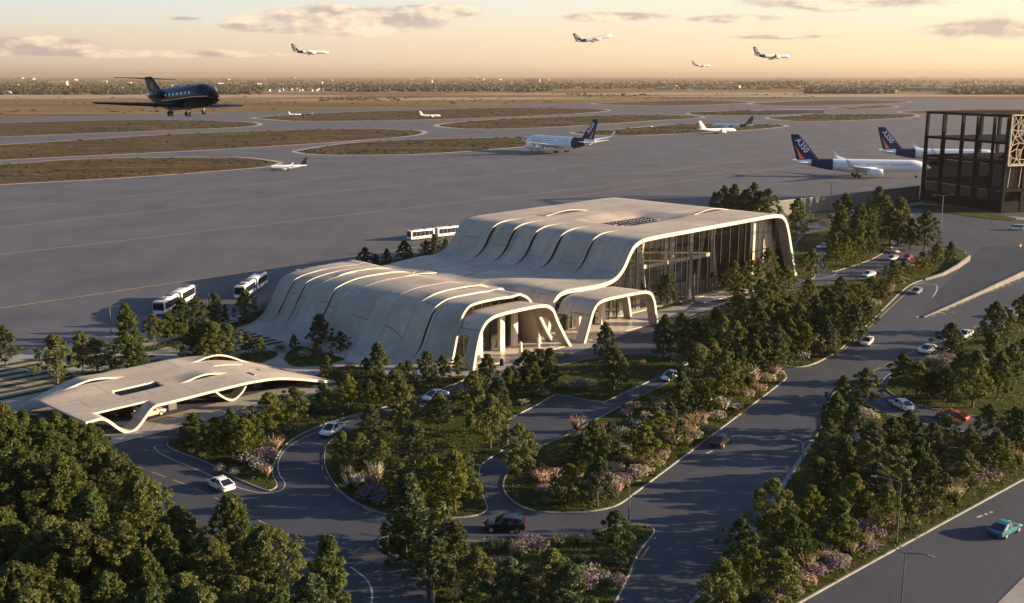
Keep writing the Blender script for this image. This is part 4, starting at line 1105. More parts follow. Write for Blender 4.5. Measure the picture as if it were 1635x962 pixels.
LIV = dict(show=dict(fin='navy', band='navy', stripe='orange', text='A350'), white=dict(fin='planewhite', stripe='redtail'), dark=dict(fin='tailblack'), darkband=dict(fin='tailblack', band='tailblack', stripe='redtail'),
           blackrun=dict(fin='planewhite', body='tailblack'))
def airliner(loc, bearing, L, S, liv, label, neng=2, tall=1.0, pitch=0, bank=0, flying=False, group=None):
    key = (L, S, liv, neng, tall)
    if key not in AM: AM[key] = airliner_meshes(L, S, tall, neng, LIV[liv])
    d = AM[key]; gh = d['gh']
    o = thing('airliner', label, 'airplane', loc, 0, group); o.rotation_euler = (R(bank), R(-pitch), R(90 - bearing))
    def at(n, me, parent=o, loc=None, mtx=None):
        x = put(n, me, parent)
        if mtx is not None: x.matrix_local = mtx
        if loc is not None: x.location = loc
        return x
    f = at('fuselage', d['fus'], o, (0, 0, gh)); at('window_row', d['win'], f); at('cockpit_window', d['cock'], f); at('belly_fairing', d['belly'], f)
    if 'band' in d: at('tail_band', d['band'], f)
    for w in d['wing']: at('wing', w, o, (0, 0, gh))
    for w in d['stab']: at('stabilizer', w, o, (0, 0, gh))
    fin = at('tail_fin', d['fin'], o, (0, 0, gh))
    if 'stripe' in d: at('tail_stripe', d['stripe'], fin)
    for tm, mx in d['text']: at('lettering', tm, fin, None, mx)
    for k, ey in enumerate(d['ey']):
        for sy in (1, -1):
            xe = L * (.055 - .075 * k) + d['er'] * .6; ze = gh - .55 * d['r'] * tall - d['er'] * 1.0 + S * (.012 + .02 * k)
            e = at('engine', d['eng'], o, (xe, sy * ey, ze)); at('fan', d['fan'], e); at('nozzle', d['noz'], e)
    s = at('landing_gear', d['strut'], o, (L * .4, 0, 0)); at('nose_wheel', d['nosew'], s)
    for sy in (1, -1): s = at('landing_gear', d['strut'], o, (-L * .035, sy * L * .075, 0)); at('wheel_bogie', d['bogie'], s)
    return o
def fly(px, D, bearing, L, S, liv, label, **k): return airliner(at_range(px[0], px[1], D), bearing, L, S, liv, label, flying=True, **k)
# parked and taxiing
p = g(1374, 282); airliner((p.x, p.y, .02), 101, 66.8, 64, 'show', 'white twin-jet with navy lettered tail parked side-on by the concrete wall')
p = g(1500, 262); airliner((p.x, p.y, .02), 101, 66.8, 64, 'show', 'white twin-jet with navy lettered tail, nose hidden by the dark pavilion')
p = g(893, 243); airliner((p.x, p.y, .02), -42, 66, 84, 'show', 'big white four-engined jet seen from behind taxiing on the apron', neng=4, tall=1.22)
p = g(1146, 213); airliner((p.x, p.y, .02), 74, 36, 34, 'white', 'white jet with orange-marked white tail taxiing towards the right')
p = g(1168, 206); airliner((p.x, p.y, .02), -62, 40, 36, 'darkband', 'white jet with black and red tail just beyond the taxiing white jet')
p = g(459, 271); airliner((p.x, p.y, .02), -102, 21, 20, 'dark', 'small white jet with black tail on the near apron')
p = g(471, 184); airliner((p.x, p.y, .02), 72, 16, 15, 'white', 'small white plane on the far left grass island, tail to the left')
p = g(490, 184.5); airliner((p.x, p.y, .02), -80, 16, 15, 'blackrun', 'small dark-bodied plane with pale tail on the far left grass island')
p = g(687, 187.2); airliner((p.x, p.y, .02), 74, 26, 25, 'white', 'lone white jet with reddish tail standing far off between two grass islands')
p = g(1040, 203); airliner((p.x, p.y, .02), 15, 9, 10, 'dark', 'tiny dark plane on the grass strip behind the big jet')
# in the air
fly((496, 88), 1900, 78, 62, 60, 'show', 'white airliner with dark tail gliding in the sky left of the long cloud')
fly((949, 67), 1800, 78, 64, 60, 'show', 'white airliner climbing nose-up, highest of those in the sky', pitch=11)
fly((1233, 95), 1750, 78, 64, 60, 'show', 'white airliner with navy tail flying level low on the right of the sky')
fly((1120, 107), 3500, 78, 62, 60, 'show', 'faint hazy airliner, smallest and lowest of those in the sky')
# the black business jet in the foreground sky
def bizjet():
    p = at_range(292, 185, 176)
    o = thing('business_jet', 'glossy black business jet with T-tail flying low over the taxiways, wheels down', 'airplane', p, 0)
    o.rotation_euler = (R(-2), R(-4), R(90 - 132)); L, r, gh = 21.5, 1.8, 2.9; JB = M['jetblack']
    st = [(0, .04, -.35), (.012, .2, -.33), (.04, .42, -.26), (.075, .6, -.17), (.11, .78, -.08), (.16, .94, -.01), (.2, 1, 0), (.62, 1, 0), (.72, .9, .1), (.82, .68, .26), (.92, .38, .45), (1, .1, .6)]
    mb = MB(); mb.loft([ring_f(L * (.5 - f), r * a, gh + r * z, 1.06, 24) for f, a, z in st]); fu = mb.build('fuselage', JB, o, True)
    mb = MB()
    for sy in (-1, 1):
        for i in range(8): mb.box((L * .24 - i * 1.18, sy * r * .965, gh + r * .3), (.5, .05, .36))
    mb.build('cabin_window', M['planewhite'], fu)
    mb = MB()
    for k in range(-3, 3):
        t0, t1 = R(90 + k * 25 + 3), R(90 + (k + 1) * 25 - 3); ra, rb = r * .6 * 1.03, r * .86 * 1.02
        mb.face([(L * (.5 - .058), ra * math.cos(t0), gh - r * .2 + ra * 1.06 * math.sin(t0)), (L * (.5 - .058), ra * math.cos(t1), gh - r * .2 + ra * 1.06 * math.sin(t1)), (L * (.5 - .11), rb * math.cos(t1), gh - r * .05 + rb * 1.06 * math.sin(t1)), (L * (.5 - .11), rb * math.cos(t0), gh - r * .05 + rb * 1.06 * math.sin(t0))])
    mb.build('cockpit_window', M['cglass'], fu)
    mb = MB()
    for sy in (-1, 1): mb.loft([[(x, sy * (r * a), gh + z - .05), (x, sy * (r * a + .03), gh + z - .03), (x, sy * (r * a + .03), gh + z + .03), (x, sy * (r * a), gh + z + .05)] for x, a, z in ((9.2, .58, -.25), (7.8, .9, -.2), (6, 1.0, -.18), (0, 1.0, -.3), (-3, 1.0, -.3))])
    mb.build('trim_line', M['chrome'], fu)
    for x in (2.2, -1.2): mb = MB(); mb.loft([ring_f(x + q, .16 * a, gh + r * 1.06 + .03, .9, 8) for q, a in ((.7, .1), (.3, 1), (-.3, 1), (-.7, .1))]); mb.build('antenna_fairing', JB, fu, True)
    for sy in (1, -1):
        mb = MB(); mb.loft([wing_ring(a, c, sy * y, gh - r * .75 + dz, .17) for a, c, y, dz in ((2.8, 5.4, .5, 0), (1.6, 4.2, 3.4, .12), (-.6, 2.9, 8.4, .3), (-2.1, 1.8, 13.0, .45), (-2.6, 1.0, 13.6, .55))])
        w = mb.build('wing', JB, o, True)
        mb = MB()
        for x, y in ((-1.8, 3.6), (-2.6, 7.4), (-3.3, 11.4)):
            mb.loft([ring_f(x + q, .13 * a, 0, 1, 8) for q, a in ((.9, .2), (.3, 1), (-.5, 1), (-1.0, .2))]); 
            mb.v = [tuple(v) if i < len(mb.v) - 32 else (v[0], v[1] + sy * y, v[2] + gh - r * .75 + y * .06 - .2) for i, v in enumerate(mb.v)]
        mb.build('flap_fairing', JB, w, True)
        mb = MB(); mb.loft([ring_f(x, .66 * a, 0, 1, 16) for x, a in ((1.7, .8), (1.75, .9), (1.5, 1), (0, 1.02), (-1.3, .8), (-2.0, .55), (-2.0, .2))])
        e = mb.build('engine', JB, o, True); e.location = (-4.6, sy * 1.95, gh + .75)
        mb = MB(); mb.loft([ring_f(1.72, .54, 0, 1, 16), ring_f(1.77, .5, 0, 1, 16)]); mb.build('fan', M['fan'], e)
        mb = MB(); mb.loft([ring_f(-1.3, .55, 0, 1, 14), ring_f(-2.15, .36, 0, 1, 14)]); mb.build('nozzle', M['chrome'], e)
        mb = MB(); mb.box((-4.6, sy * 1.4, gh + .7), (2.2, .7, .22)); mb.build('pylon', JB, o)
        mb = MB(); mb.loft([wing_ring(a, c, sy * y, gh + 3.75 + dz, .1) for a, c, y, dz in ((-8.9, 1.9, .02, 0), (-9.6, 1.3, 2.2, .05), (-10.6, .8, 5.6, .1))]); mb.build('stabilizer', JB, o, True)
        mb = MB(); mb.tube([(0, 0, gh - r * .7), (.1, 0, .45)], .11, 6); s = mb.build('landing_gear', M['steel'], o); s.location = (-1.0, sy * 1.6, 0)
        mb = MB(); mb.disc_x((0, -.25, .42), .42, .28, 12); mb.disc_x((0, .25, .42), .42, .28, 12); mb.build('wheel', M['tyre'], s, True)
    mb = MB(); mb.tube([(0, 0, gh - r * .6), (.1, 0, .3)], .08, 6); s = mb.build('landing_gear', M['steel'], o); s.location = (6.3, 0, 0)
    mb = MB(); mb.disc_x((0, -.16, .3), .3, .18, 12); mb.disc_x((0, .16, .3), .3, .18, 12); mb.build('wheel', M['tyre'], s, True)
    def fr_(a, c, z, h=.15): return [(a, 0, z), (a - c * .15, h, z), (a - c * .85, h, z), (a - c, 0, z), (a - c * .85, -h, z), (a - c * .15, -h, z)]
    mb = MB(); mb.loft([fr_(a, c, z) for a, c, z in ((-5.0, 4.8, gh + .9), (-6.2, 3.9, gh + 1.6), (-8.4, 2.8, gh + 3.7), (-8.8, 2.6, gh + 3.95), (-9.4, 1.6, gh + 4.1))]); fn = mb.build('tail_fin', JB, o)
    for sy in (1, -1):
        mb = MB(); c = (-8.4, gh + 2.5)
        pts = [(c[0] + .5 * math.cos(t), sy * .17, c[1] + .55 * math.sin(t)) for t in [R(60 + 26 * k) for k in range(11)]]
        for a, b in zip(pts, pts[1:]): mb.bar(a, b, .16, .04)
        mb.bar((c[0] - .1, sy * .17, c[1] - .3), (c[0] + .25, sy * .17, c[1] + .2), .16, .04)
        mb.build('tail_emblem', M['planewhite'], fn)
    return o
bizjet()
# ------------------------------------------------------------------ street lamps
def lamp(px, ytop, arms, label, aim=0.0, arm=2.0, rad=.07):
    p = g(*px); h = (px[1] - ytop) / px_per_m((p.x, p.y, 5)) * 1.015
    o = thing('street_lamp', label, 'street lamp', (p.x, p.y, 0), aim, 'street lamps')
    mb = MB(); mb.tube([(0, 0, 0), (0, 0, .8), (0, 0, .82), (0, 0, h)], [rad * 1.8, rad * 1.8, rad * 1.2, rad * .8], 8); mb.build('pole', M['steel'], o)
    for a in arms:
        mb = MB(); x = math.cos(a); y = math.sin(a)
        mb.tube([(0, 0, h - .05), (x * arm * .5, y * arm * .5, h + .22), (x * arm, y * arm, h + .3)], [.06, .05, .045], 6); ar = mb.build('arm', M['steel'], o)
        mb = MB(); mb.box((x * (arm + .2), y * (arm + .2), h + .28), (.62, .2, .09), a); mb.build('lamp_head', M['lamp'], ar)
PI = math.pi
lamp((1500, 387), 313, (.15, PI + .15), 'twin-armed street lamp at the tip of the tree garden near the dark pavilion', rad=.14, arm=3)
lamp((1431, 868), 764, (PI - .35,), 'tall single-arm street lamp on the boulevard verge between trees and kerb', arm=2.6)
lamp((1436, 1000), 874, (PI - .5, -.6), 'tall street lamp rising from the bottom edge on the outer road')
lamp((1304, 690), 636, (PI - .15,), 'street lamp at the upper end of the boulevard footway beside tall trees', arm=2.2)
lamp((1278, 778), 704, (PI - .4, .2), 'street lamp halfway down the boulevard footway', arm=.9)
lamp((1003, 857), 768, (2.4, .3), 'street lamp on the foreland grass tip beside the junction', arm=.9)
lamp((178, 531), 490, (.35,), 'street lamp at the apron edge left of the buses', arm=2.4, rad=.12)
lamp((335, 512), 469, (PI - .3,), 'street lamp behind the trees between the two shaded buses', arm=2.4, rad=.1)
lamp((1325, 334), 292, (.1, PI + .1), 'twin-armed street lamp against the long grey wall', arm=3, rad=.16)
lamp((1504, 569), 500, (PI + .2, .2), 'street lamp at the head of the right island beside white sedans', arm=1.4)
lamp((1140, 351), 316, (PI, 0), 'street lamp behind the roof of the hall by the far tree row', arm=3, rad=.16)
lamp((1107, 479), 437, (), 'thick bare post standing before the glass front of the hall', rad=.2)
# entrance furniture
def totem(U, V, h, w, label, mat='inner'):
    o = uv(U, V); mb = MB(); t = thing('entrance_pillar' if h > 2 else 'bollard', label, 'pillar' if h > 2 else 'bollard', o, UROT, None if h > 2 else 'bollards before the front portico')
    mb.tube([(0, 0, 0), (0, 0, h * .92), (0, 0, h)], [w, w, w * .6], 10); mb.build('shaft', M[mat], t, True)
    mb = MB(); mb.tube([(0, 0, 0), (0, 0, .18)], w * 1.25, 10); mb.build('base_ring', M['darkmetal'], t)
totem(-13, 1.0, 2.9, .3, 'slim pale pillar standing free in the middle of the front portico'); totem(-19.3, -.6, 1.2, .34, 'stout dark bollard at the left of the front portico', 'darkmetal')
totem(-10.8, -1.4, 1.2, .3, 'stout dark bollard at the right of the front portico', 'darkmetal'); totem(-6.3, 3.0, 2.2, .25, 'short pale pillar by the right rear leg of the front portico')
o = thing('traffic_barrel', 'orange traffic barrel on the open asphalt right of the tree garden', 'barrel', g(1627, 397), 0)
mb = MB(); mb.tube([(0, 0, 0), (0, 0, .12), (0, 0, .13), (0, 0, 1.5)], [.7, .7, .52, .42], 12); mb.build('drum', M['orangeplastic'], o, True)
mb = MB(); mb.tube([(0, 0, .9), (0, 0, 1.15)], .5, 12); mb.build('reflective_band', M['planewhite'], o)
# ------------------------------------------------------------------ trees
def crown_mesh(seed, R_, hb, shape, npuff, nleaf, leaf, mat):
    r = random.Random(seed); H = 10.0; V = []; Fc = []; T = []
    if npuff < 150: npuff, nleaf, leaf = int(npuff * .88), int(nleaf * 1.7), leaf * .76
    else: nleaf, leaf = int(nleaf * 1.3), leaf * .86
    limbs = []
    for k in range(npuff):
        t = (k + r.random()) / npuff; t = t ** .85
        if shape == 'cone': pr_ = (1 - t) ** .72 * (1.0 if t > .12 else .55 + t * 3.7) + .05
        elif shape == 'egg': pr_ = math.sin(math.pi * min(1, .14 + t * .86) ** .8) ** .75 * (1.06 - .25 * t)
        elif shape == 'slim': pr_ = math.sin(math.pi * (.1 + .9 * t) ** .75) ** .6
        else: pr_ = math.sin(math.pi * (.2 + .8 * t) ** 1.05) ** .6
        a = k * 2.39996 + r.uniform(-.5, .5); lob = 1 + .28 * math.sin(2 * a + seed) + .18 * math.sin(3 * a + 1.7 * seed + 5 * t)
        rad = R_ * pr_ * lob * (r.uniform(.62, 1.05) if r.random() < .78 else r.uniform(.15, .55))
        z = hb + (H - hb) * t * .95; c = Vector((rad * math.cos(a), rad * math.sin(a), z)); limbs.append((c, t))
        pr2 = r.uniform(.46, .95) * (.78 if npuff > 150 else 1) * (1.05 - .45 * t) * (R_ / 2.9) ** .5; tint = min(1, max(0, r.gauss(.45, .25)))
        out = Vector((math.cos(a), math.sin(a), .35))
        for q in range(nleaf):
            d = Vector((r.gauss(0, 1), r.gauss(0, 1), r.gauss(0, 1))).normalized()
            if d.dot(out) < -.35 and r.random() < .6: d = -d
            p = c + Vector((d.x, d.y, d.z * .8)) * pr2 * r.uniform(.55, 1.08)
            nrm = (d * .8 + Vector((r.gauss(0, .5), r.gauss(0, .5), r.gauss(.3, .5)))).normalized()
            x = nrm.orthogonal().normalized(); x.rotate(Matrix.Rotation(r.uniform(0, 6.28), 3, nrm)); y = nrm.cross(x)
            s = leaf * r.choice((.55, .8, 1.0, 1.0, 1.25, 1.7)) * r.uniform(.85, 1.15); i = len(V)
            V += [p - x * s, p - y * s * .62 + nrm * s * .12, p + x * s, p + y * s * .62 + nrm * s * .12]
            Fc.append((i, i + 1, i + 2, i + 3)); T.append(min(1, max(0, tint + r.gauss(0, .16))))
    me = bpy.data.meshes.new('crown'); me.from_pydata([tuple(v) for v in V], [], Fc); me.materials.append(M[mat])
    at_ = me.attributes.new('tint', 'FLOAT', 'FACE'); at_.data.foreach_set('value', T); me.update()
    tm = MB(); tm.tube([(0, 0, -.2), (.03, 0, hb * .6), (.08, .05, hb + 1.5), (.02, .1, H * .62), (0, .05, H * .88)], [.21, .16, .125, .075, .02], 7)
    for c, t in limbs[::max(1, npuff // 16)]:
        z0 = max(hb * .75, c.z - .3 - .5 * math.hypot(c.x, c.y)); 
        if z0 < c.z: tm.tube([(.04, .03, z0), (c.x * .5, c.y * .5, z0 + (c.z - z0) * .6), tuple(c)], [.07, .05, .018], 5)
    return me, tm.mesh('trunk', M['bark'], True)
KIND = {}
def mk(k, *a): KIND.setdefault(k, []).append(crown_mesh(*a))
mk('d', 1, 2.7, 1.5, 'egg', 78, 66, .2, 'leafA'); mk('d', 2, 3.0, 1.7, 'egg', 84, 66, .2, 'leafA'); mk('d', 3, 2.5, 1.4, 'cone', 80, 64, .19, 'leafA')
mk('d', 18, 2.9, 1.7, 'egg', 84, 62, .18, 'leafE'); mk('d', 19, 2.7, 1.5, 'egg', 90, 60, .17, 'leafC'); mk('o', 20, 3.0, 1.8, 'egg', 76, 58, .18, 'leafB')
mk('c', 4, 2.9, 1.2, 'cone', 86, 62, .19, 'leafC'); mk('c', 5, 2.6, 1.3, 'cone', 80, 62, .19, 'leafA'); mk('c', 15, 2.75, 1.2, 'cone', 84, 62, .18, 'leafC')
mk('o', 6, 3.1, 1.9, 'egg', 70, 60, .2, 'leafB'); mk('o', 7, 3.3, 2.1, 'round', 74, 60, .21, 'leafB'); mk('o', 16, 2.9, 2.0, 'egg', 66, 56, .2, 'leafB')
mk('y', 8, 2.9, 2.0, 'egg', 66, 58, .2, 'leafD'); mk('y', 9, 2.7, 1.8, 'egg', 70, 58, .19, 'leafD')
mk('s', 10, 1.0, .5, 'slim', 50, 60, .16, 'leafA')
mk('b', 11, 2.9, 1.5, 'cone', 190, 62, .13, 'leafA'); mk('b', 12, 3.6, 1.9, 'round', 200, 62, .13, 'leafE'); mk('b', 13, 2.8, 1.4, 'egg', 185, 62, .13, 'leafA'); mk('b', 17, 3.4, 1.8, 'egg', 200, 62, .13, 'leafB')
LOOK = dict(d='dense dark green', c='cone-shaped dark green', o='loose olive', y='bright yellow-green', s='slim columnar', b='broad spreading')
TREES = [
 ('planted behind the canopy', 'trees between the canopy and the apron', [
  (10, 583, 518, 'd'), (92, 613, 532, 'o'), (133, 592, 527, 'd'), (156, 598, 538, 'o'), (205, 562, 482, 'c'), (206, 600, 530, 'd'), (222, 598, 545, 'd'), (247, 552, 501, 'o'), (272, 546, 496, 'd'), (293, 542, 474, 'd'), (316, 532, 472, 'd'), (347, 521, 466, 'c'), (393, 518, 462, 'd'), (332, 574, 507, 'o'), (343, 576, 512, 'd'), (366, 571, 517, 'o'), (397, 564, 530, 'd'), (417, 571, 538, 'o'), (310, 575, 520, 'd')]),
 ('beside the flared terminal foot', 'trees beside the flared terminal foot', [
  (470, 561, 533, 'c'), (512, 552, 500, 'c'), (544, 563, 528, 'd'), (506, 571, 546, 'y'), (523, 602, 566, 'c'), (539, 612, 594, 'd'), (584, 598, 570, 'c'), (604, 598, 545, 'c'), (640, 607, 578, 'c')]),
 ('on the verge under the front portico', 'trees on the verge before the low wing', [
  (681, 612, 559, 'c'), (708, 605, 566, 'd'), (732, 602, 566, 'o'), (652, 618, 574, 'c'), (634, 632, 585, 'd'), (612, 640, 590, 'd'), (590, 650, 604, 'd'), (556, 652, 596, 'y'), (518, 661, 611, 'd'), (473, 672, 618, 'o'), (431, 700, 624, 'y'), (450, 690, 640, 'd'), (372, 728, 648, 'c'), (345, 728, 664, 'y'), (311, 706, 658, 'd'), (332, 735, 678, 'o'), (392, 735, 665, 'y'), (300, 712, 690, 'd'), (405, 715, 660, 'd')]),
 ('on the round garden island', 'trees on the round garden island', [
  (593, 702, 643, 'd'), (642, 690, 604, 'd'), (632, 664, 588, 'o'), (700, 688, 625, 'd'), (548, 742, 687, 'o'), (575, 753, 688, 'o'), (662, 742, 672, 'd'), (690, 792, 724, 'y'), (727, 817, 714, 'y'), (745, 800, 720, 'd'), (654, 873, 752, 'c'), (680, 820, 748, 'y'), (783, 716, 627, 'o'), (764, 694, 612, 'd'), (757, 662, 590, 'd'), (778, 640, 563, 'c'), (812, 638, 583, 'd'), (840, 622, 557, 'd'), (853, 631, 577, 'y'), (877, 622, 553, 'd'), (980, 629, 553, 'd'), (967, 577, 513, 'c'), (610, 760, 700, 'd'), (640, 800, 735, 'd'), (795, 660, 600, 'd'), (862, 612, 556, 'd')]),
 ('on the foreland by the bottom edge', 'trees on the foreland by the bottom edge', [
  (727, 921, 826, 'd'), (762, 962, 872, 'o'), (880, 982, 868, 'o'), (980, 904, 810, 'd'), (705, 905, 795, 'o'), (640, 905, 815, 'd'), (815, 990, 885, 'd'), (910, 1005, 890, 'd'), (692, 940, 850, 'd')]),
 ('on the flowered median', 'trees on the flowered median', [
  (828, 758, 677, 'd'), (948, 738, 668, 'd'), (907, 805, 738, 'y'), (954, 810, 726, 'd'), (1027, 748, 676, 'y'), (1048, 712, 648, 'y'), (1087, 662, 592, 'd'), (1110, 640, 545, 'd'), (1157, 640, 558, 'o'), (1204, 603, 540, 'd'), (1237, 597, 518, 'd'), (1128, 662, 618, 'd'), (1087, 715, 668, 'd'), (975, 725, 672, 'd'), (930, 750, 690, 'd'), (1070, 690, 640, 'd'), (1180, 625, 552, 'd'), (1135, 620, 540, 'o'), (1220, 600, 530, 'd')]),
 ('in the wood beside the hall lane', 'trees in the wood beside the hall lane', [
  (1059, 574, 500, 'c'), (1088, 568, 498, 'o'), (1176, 535, 465, 'o'), (1222, 540, 462, 'o'), (1205, 570, 480, 'd'), (1150, 575, 500, 'd'), (1141, 520, 490, 'd'), (1113, 560, 505, 'd'), (1172, 590, 510, 'd'), (1245, 540, 478, 'd'), (1272, 545, 482, 'd'), (1283, 572, 514, 'y'), (1307, 548, 492, 'd'), (1330, 548, 484, 'o'), (1360, 548, 484, 'd'), (1289, 498, 444, 'o'), (1317, 508, 458, 'd'), (1340, 490, 440, 'd'), (1366, 512, 452, 'o'), (1390, 482, 441, 'd'), (1406, 483, 447, 'd'), (1424, 460, 415, 'd'), (1441, 448, 416, 'd'), (1472, 436, 401, 'o'), (1494, 427, 388, 'o'), (1516, 421, 385, 'd'), (1260, 520, 470, 'd'), (1235, 510, 455, 'd'), (1300, 530, 470, 'd'), (1345, 530, 470, 'd'), (1380, 525, 478, 'd'), (1190, 560, 490, 'd'), (1320, 570, 510, 'd'), (1256, 572, 505, 'd'), (1228, 590, 530, 'y'), (1130, 590, 530, 'd'), (1215, 520, 463, 'd')]),
 ('before the glass front of the hall', 'trees before the glass front of the hall', [
  (1066, 486, 436, 'd'), (1022, 482, 449, 'y'), (1169, 465, 415, 'd'), (1196, 456, 414, 'o'), (1224, 452, 397, 'o'), (1241, 440, 391, 's'), (1254, 471, 424, 'y'), (1230, 486, 434, 'd'), (1180, 478, 440, 'd'), (1212, 480, 445, 'd')]),
 ('in the loop garden beyond the hall', 'trees in the loop garden beyond the hall', [
  (1271, 384, 316, 'd'), (1347, 375, 308, 'd'), (1340, 400, 328, 'd'), (1370, 398, 325, 'd'), (1400, 352, 297, 'c'), (1408, 378, 311, 'o'), (1433, 392, 315, 'o'), (1476, 398, 336, 'd'), (1350, 427, 377, 'y'), (1389, 410, 360, 'd'), (1295, 443, 396, 'd'), (1243, 352, 330, 'o'), (1330, 420, 372, 'd'), (1365, 415, 350, 'd'), (1420, 392, 330, 'd'), (1452, 398, 348, 'd'), (1382, 385, 330, 'd')]),
 ('in the row behind the hall roof', 'trees in the row behind the hall roof', [
  (1155, 349, 296, 'd'), (1171, 351, 294, 'd'), (1187, 350, 303, 'd'), (1202, 350, 291, 'd'), (1224, 352, 301, 'o'), (1140, 347, 306, 'd'), (1213, 351, 305, 'd')]),
 ('in the line behind the low wing', 'trees in the line behind the low wing', [
  (583, 432, 394, 'd'), (618, 425, 396, 'd'), (647, 418, 383, 'd'), (694, 405, 373, 'c'), (712, 404, 380, 'd'), (735, 399, 382, 'd'), (600, 432, 405, 'd'), (680, 410, 383, 'd')]),
 ('on the right island', 'trees on the right island', [
  (1439, 613, 562, 'd'), (1463, 636, 575, 'y'), (1508, 642, 585, 'd'), (1516, 570, 514, 'd'), (1552, 652, 556, 'o'), (1577, 612, 527, 'd'), (1593, 637, 558, 'd'), (1632, 591, 539, 'd'), (1584, 562, 480, 'd'), (1632, 532, 468, 'd'), (1533, 615, 560, 'd'), (1486, 640, 590, 'd'), (1612, 610, 548, 'd'), (1610, 548, 500, 'd')]),
 ('on the wide boulevard strip', 'trees on the wide boulevard strip', [
  (1380, 653, 585, 'o'), (1344, 655, 598, 'o'), (1333, 692, 625, 'd'), (1360, 705, 640, 'd'), (1449, 705, 653, 'd'), (1509, 712, 660, 'd'), (1576, 705, 643, 'd'), (1616, 718, 646, 'd'), (1587, 742, 690, 'y'), (1422, 722, 665, 'd'), (1232, 868, 763, 'o'), (1180, 915, 822, 'd'), (1150, 985, 885, 'o'), (1241, 966, 868, 'o'), (1292, 854, 772, 'y'), (1338, 884, 788, 'd'), (1303, 792, 726, 'd'), (1360, 832, 753, 'y'), (1343, 775, 690, 'd'), (1412, 856, 770, 'o'), (1418, 792, 710, 'o'), (1463, 778, 696, 'd'), (1481, 825, 732, 'd'), (1447, 836, 768, 'd'), (1537, 788, 716, 'o'), (1587, 760, 687, 'd'), (1623, 728, 650, 'd'), (1380, 765, 702, 'o'), (1200, 945, 868, 'y'), (1390, 740, 672, 'd'), (1320, 730, 665, 'd'), (1486, 735, 672, 'd'), (1545, 735, 680, 'd'), (1265, 900, 820, 'd'), (1395, 810, 735, 'd'), (1440, 760, 700, 'd'), (1325, 800, 735, 'd')]),
 ('in the foreground grove', 'trees in the foreground grove', [
  (20, 800, 655, 'b'), (75, 790, 662, 'b'), (124, 760, 664, 'd'), (150, 755, 672, 'b'), (60, 870, 715, 'b'), (110, 880, 718, 'b'), (187, 850, 716, 'b'), (232, 880, 752, 'b'), (155, 930, 765, 'b'), (20, 960, 800, 'b'), (90, 970, 815, 'b'), (128, 990, 826, 'b'), (205, 975, 822, 'b'), (268, 975, 828, 'b'), (238, 1010, 865, 'b'), (300, 1050, 905, 'b'), (375, 935, 780, 'b'), (430, 960, 830, 'b'), (345, 990, 850, 'b'), (390, 1060, 910, 'b'), (528, 1000, 842, 'c'), (500, 1060, 905, 'd'), (40, 1050, 890, 'b'), (120, 1070, 915, 'b'), (180, 1060, 900, 'b'), (5, 880, 735, 'b'), (330, 1080, 930, 'b'), (450, 1080, 925, 'b'), (95, 735, 655, 'd'), (45, 745, 650, 'd'), (10, 715, 640, 'd'), (160, 800, 700, 'd'), (290, 930, 800, 'b'), (250, 1080, 930, 'b'), (60, 1090, 930, 'b')]),
]
ORD = 'first second third fourth fifth sixth seventh eighth ninth tenth eleventh twelfth thirteenth fourteenth fifteenth sixteenth seventeenth eighteenth nineteenth twentieth'.split()
for t_, u_ in (('twenty', 'thirtieth'), ('thirty', 'fortieth'), ('forty', 'fiftieth'), ('fifty', 'sixtieth'), ('sixty', 'seventieth')): ORD += [t_ + '-' + w for w in ORD[:9]] + [u_]
rt = random.Random(21); TREE_POS = []
for where, grp, lst in TREES:
    for i, (bx, by, ty, k) in enumerate(sorted(lst)):
        if k == 'd': k = rt.choice('ddddddcooo')
        p = g(bx, by); s = px_per_m((p.x, p.y, 4)); h = (by - ty) / s * 1.02; h = max(2.2, min(17, h))
        cm, tm = rt.choice(KIND[k])
        sz = 'tall' if h > 10.5 else ('small' if h < 6.5 else 'mid-sized')
        o = thing('tree', '%s %s tree, %s from the left %s' % (sz, LOOK[k], ORD[i], where), 'tree', (p.x, p.y, .1), rt.uniform(0, 6.28), grp)
        f = h / 10; wd = f * rt.uniform(1.04, 1.3) * (1.12 if h < 7 else 1.0); o.scale = (wd, wd, f)
        put('crown', cm, o); put('trunk', tm, o); TREE_POS.append((p.x, p.y))
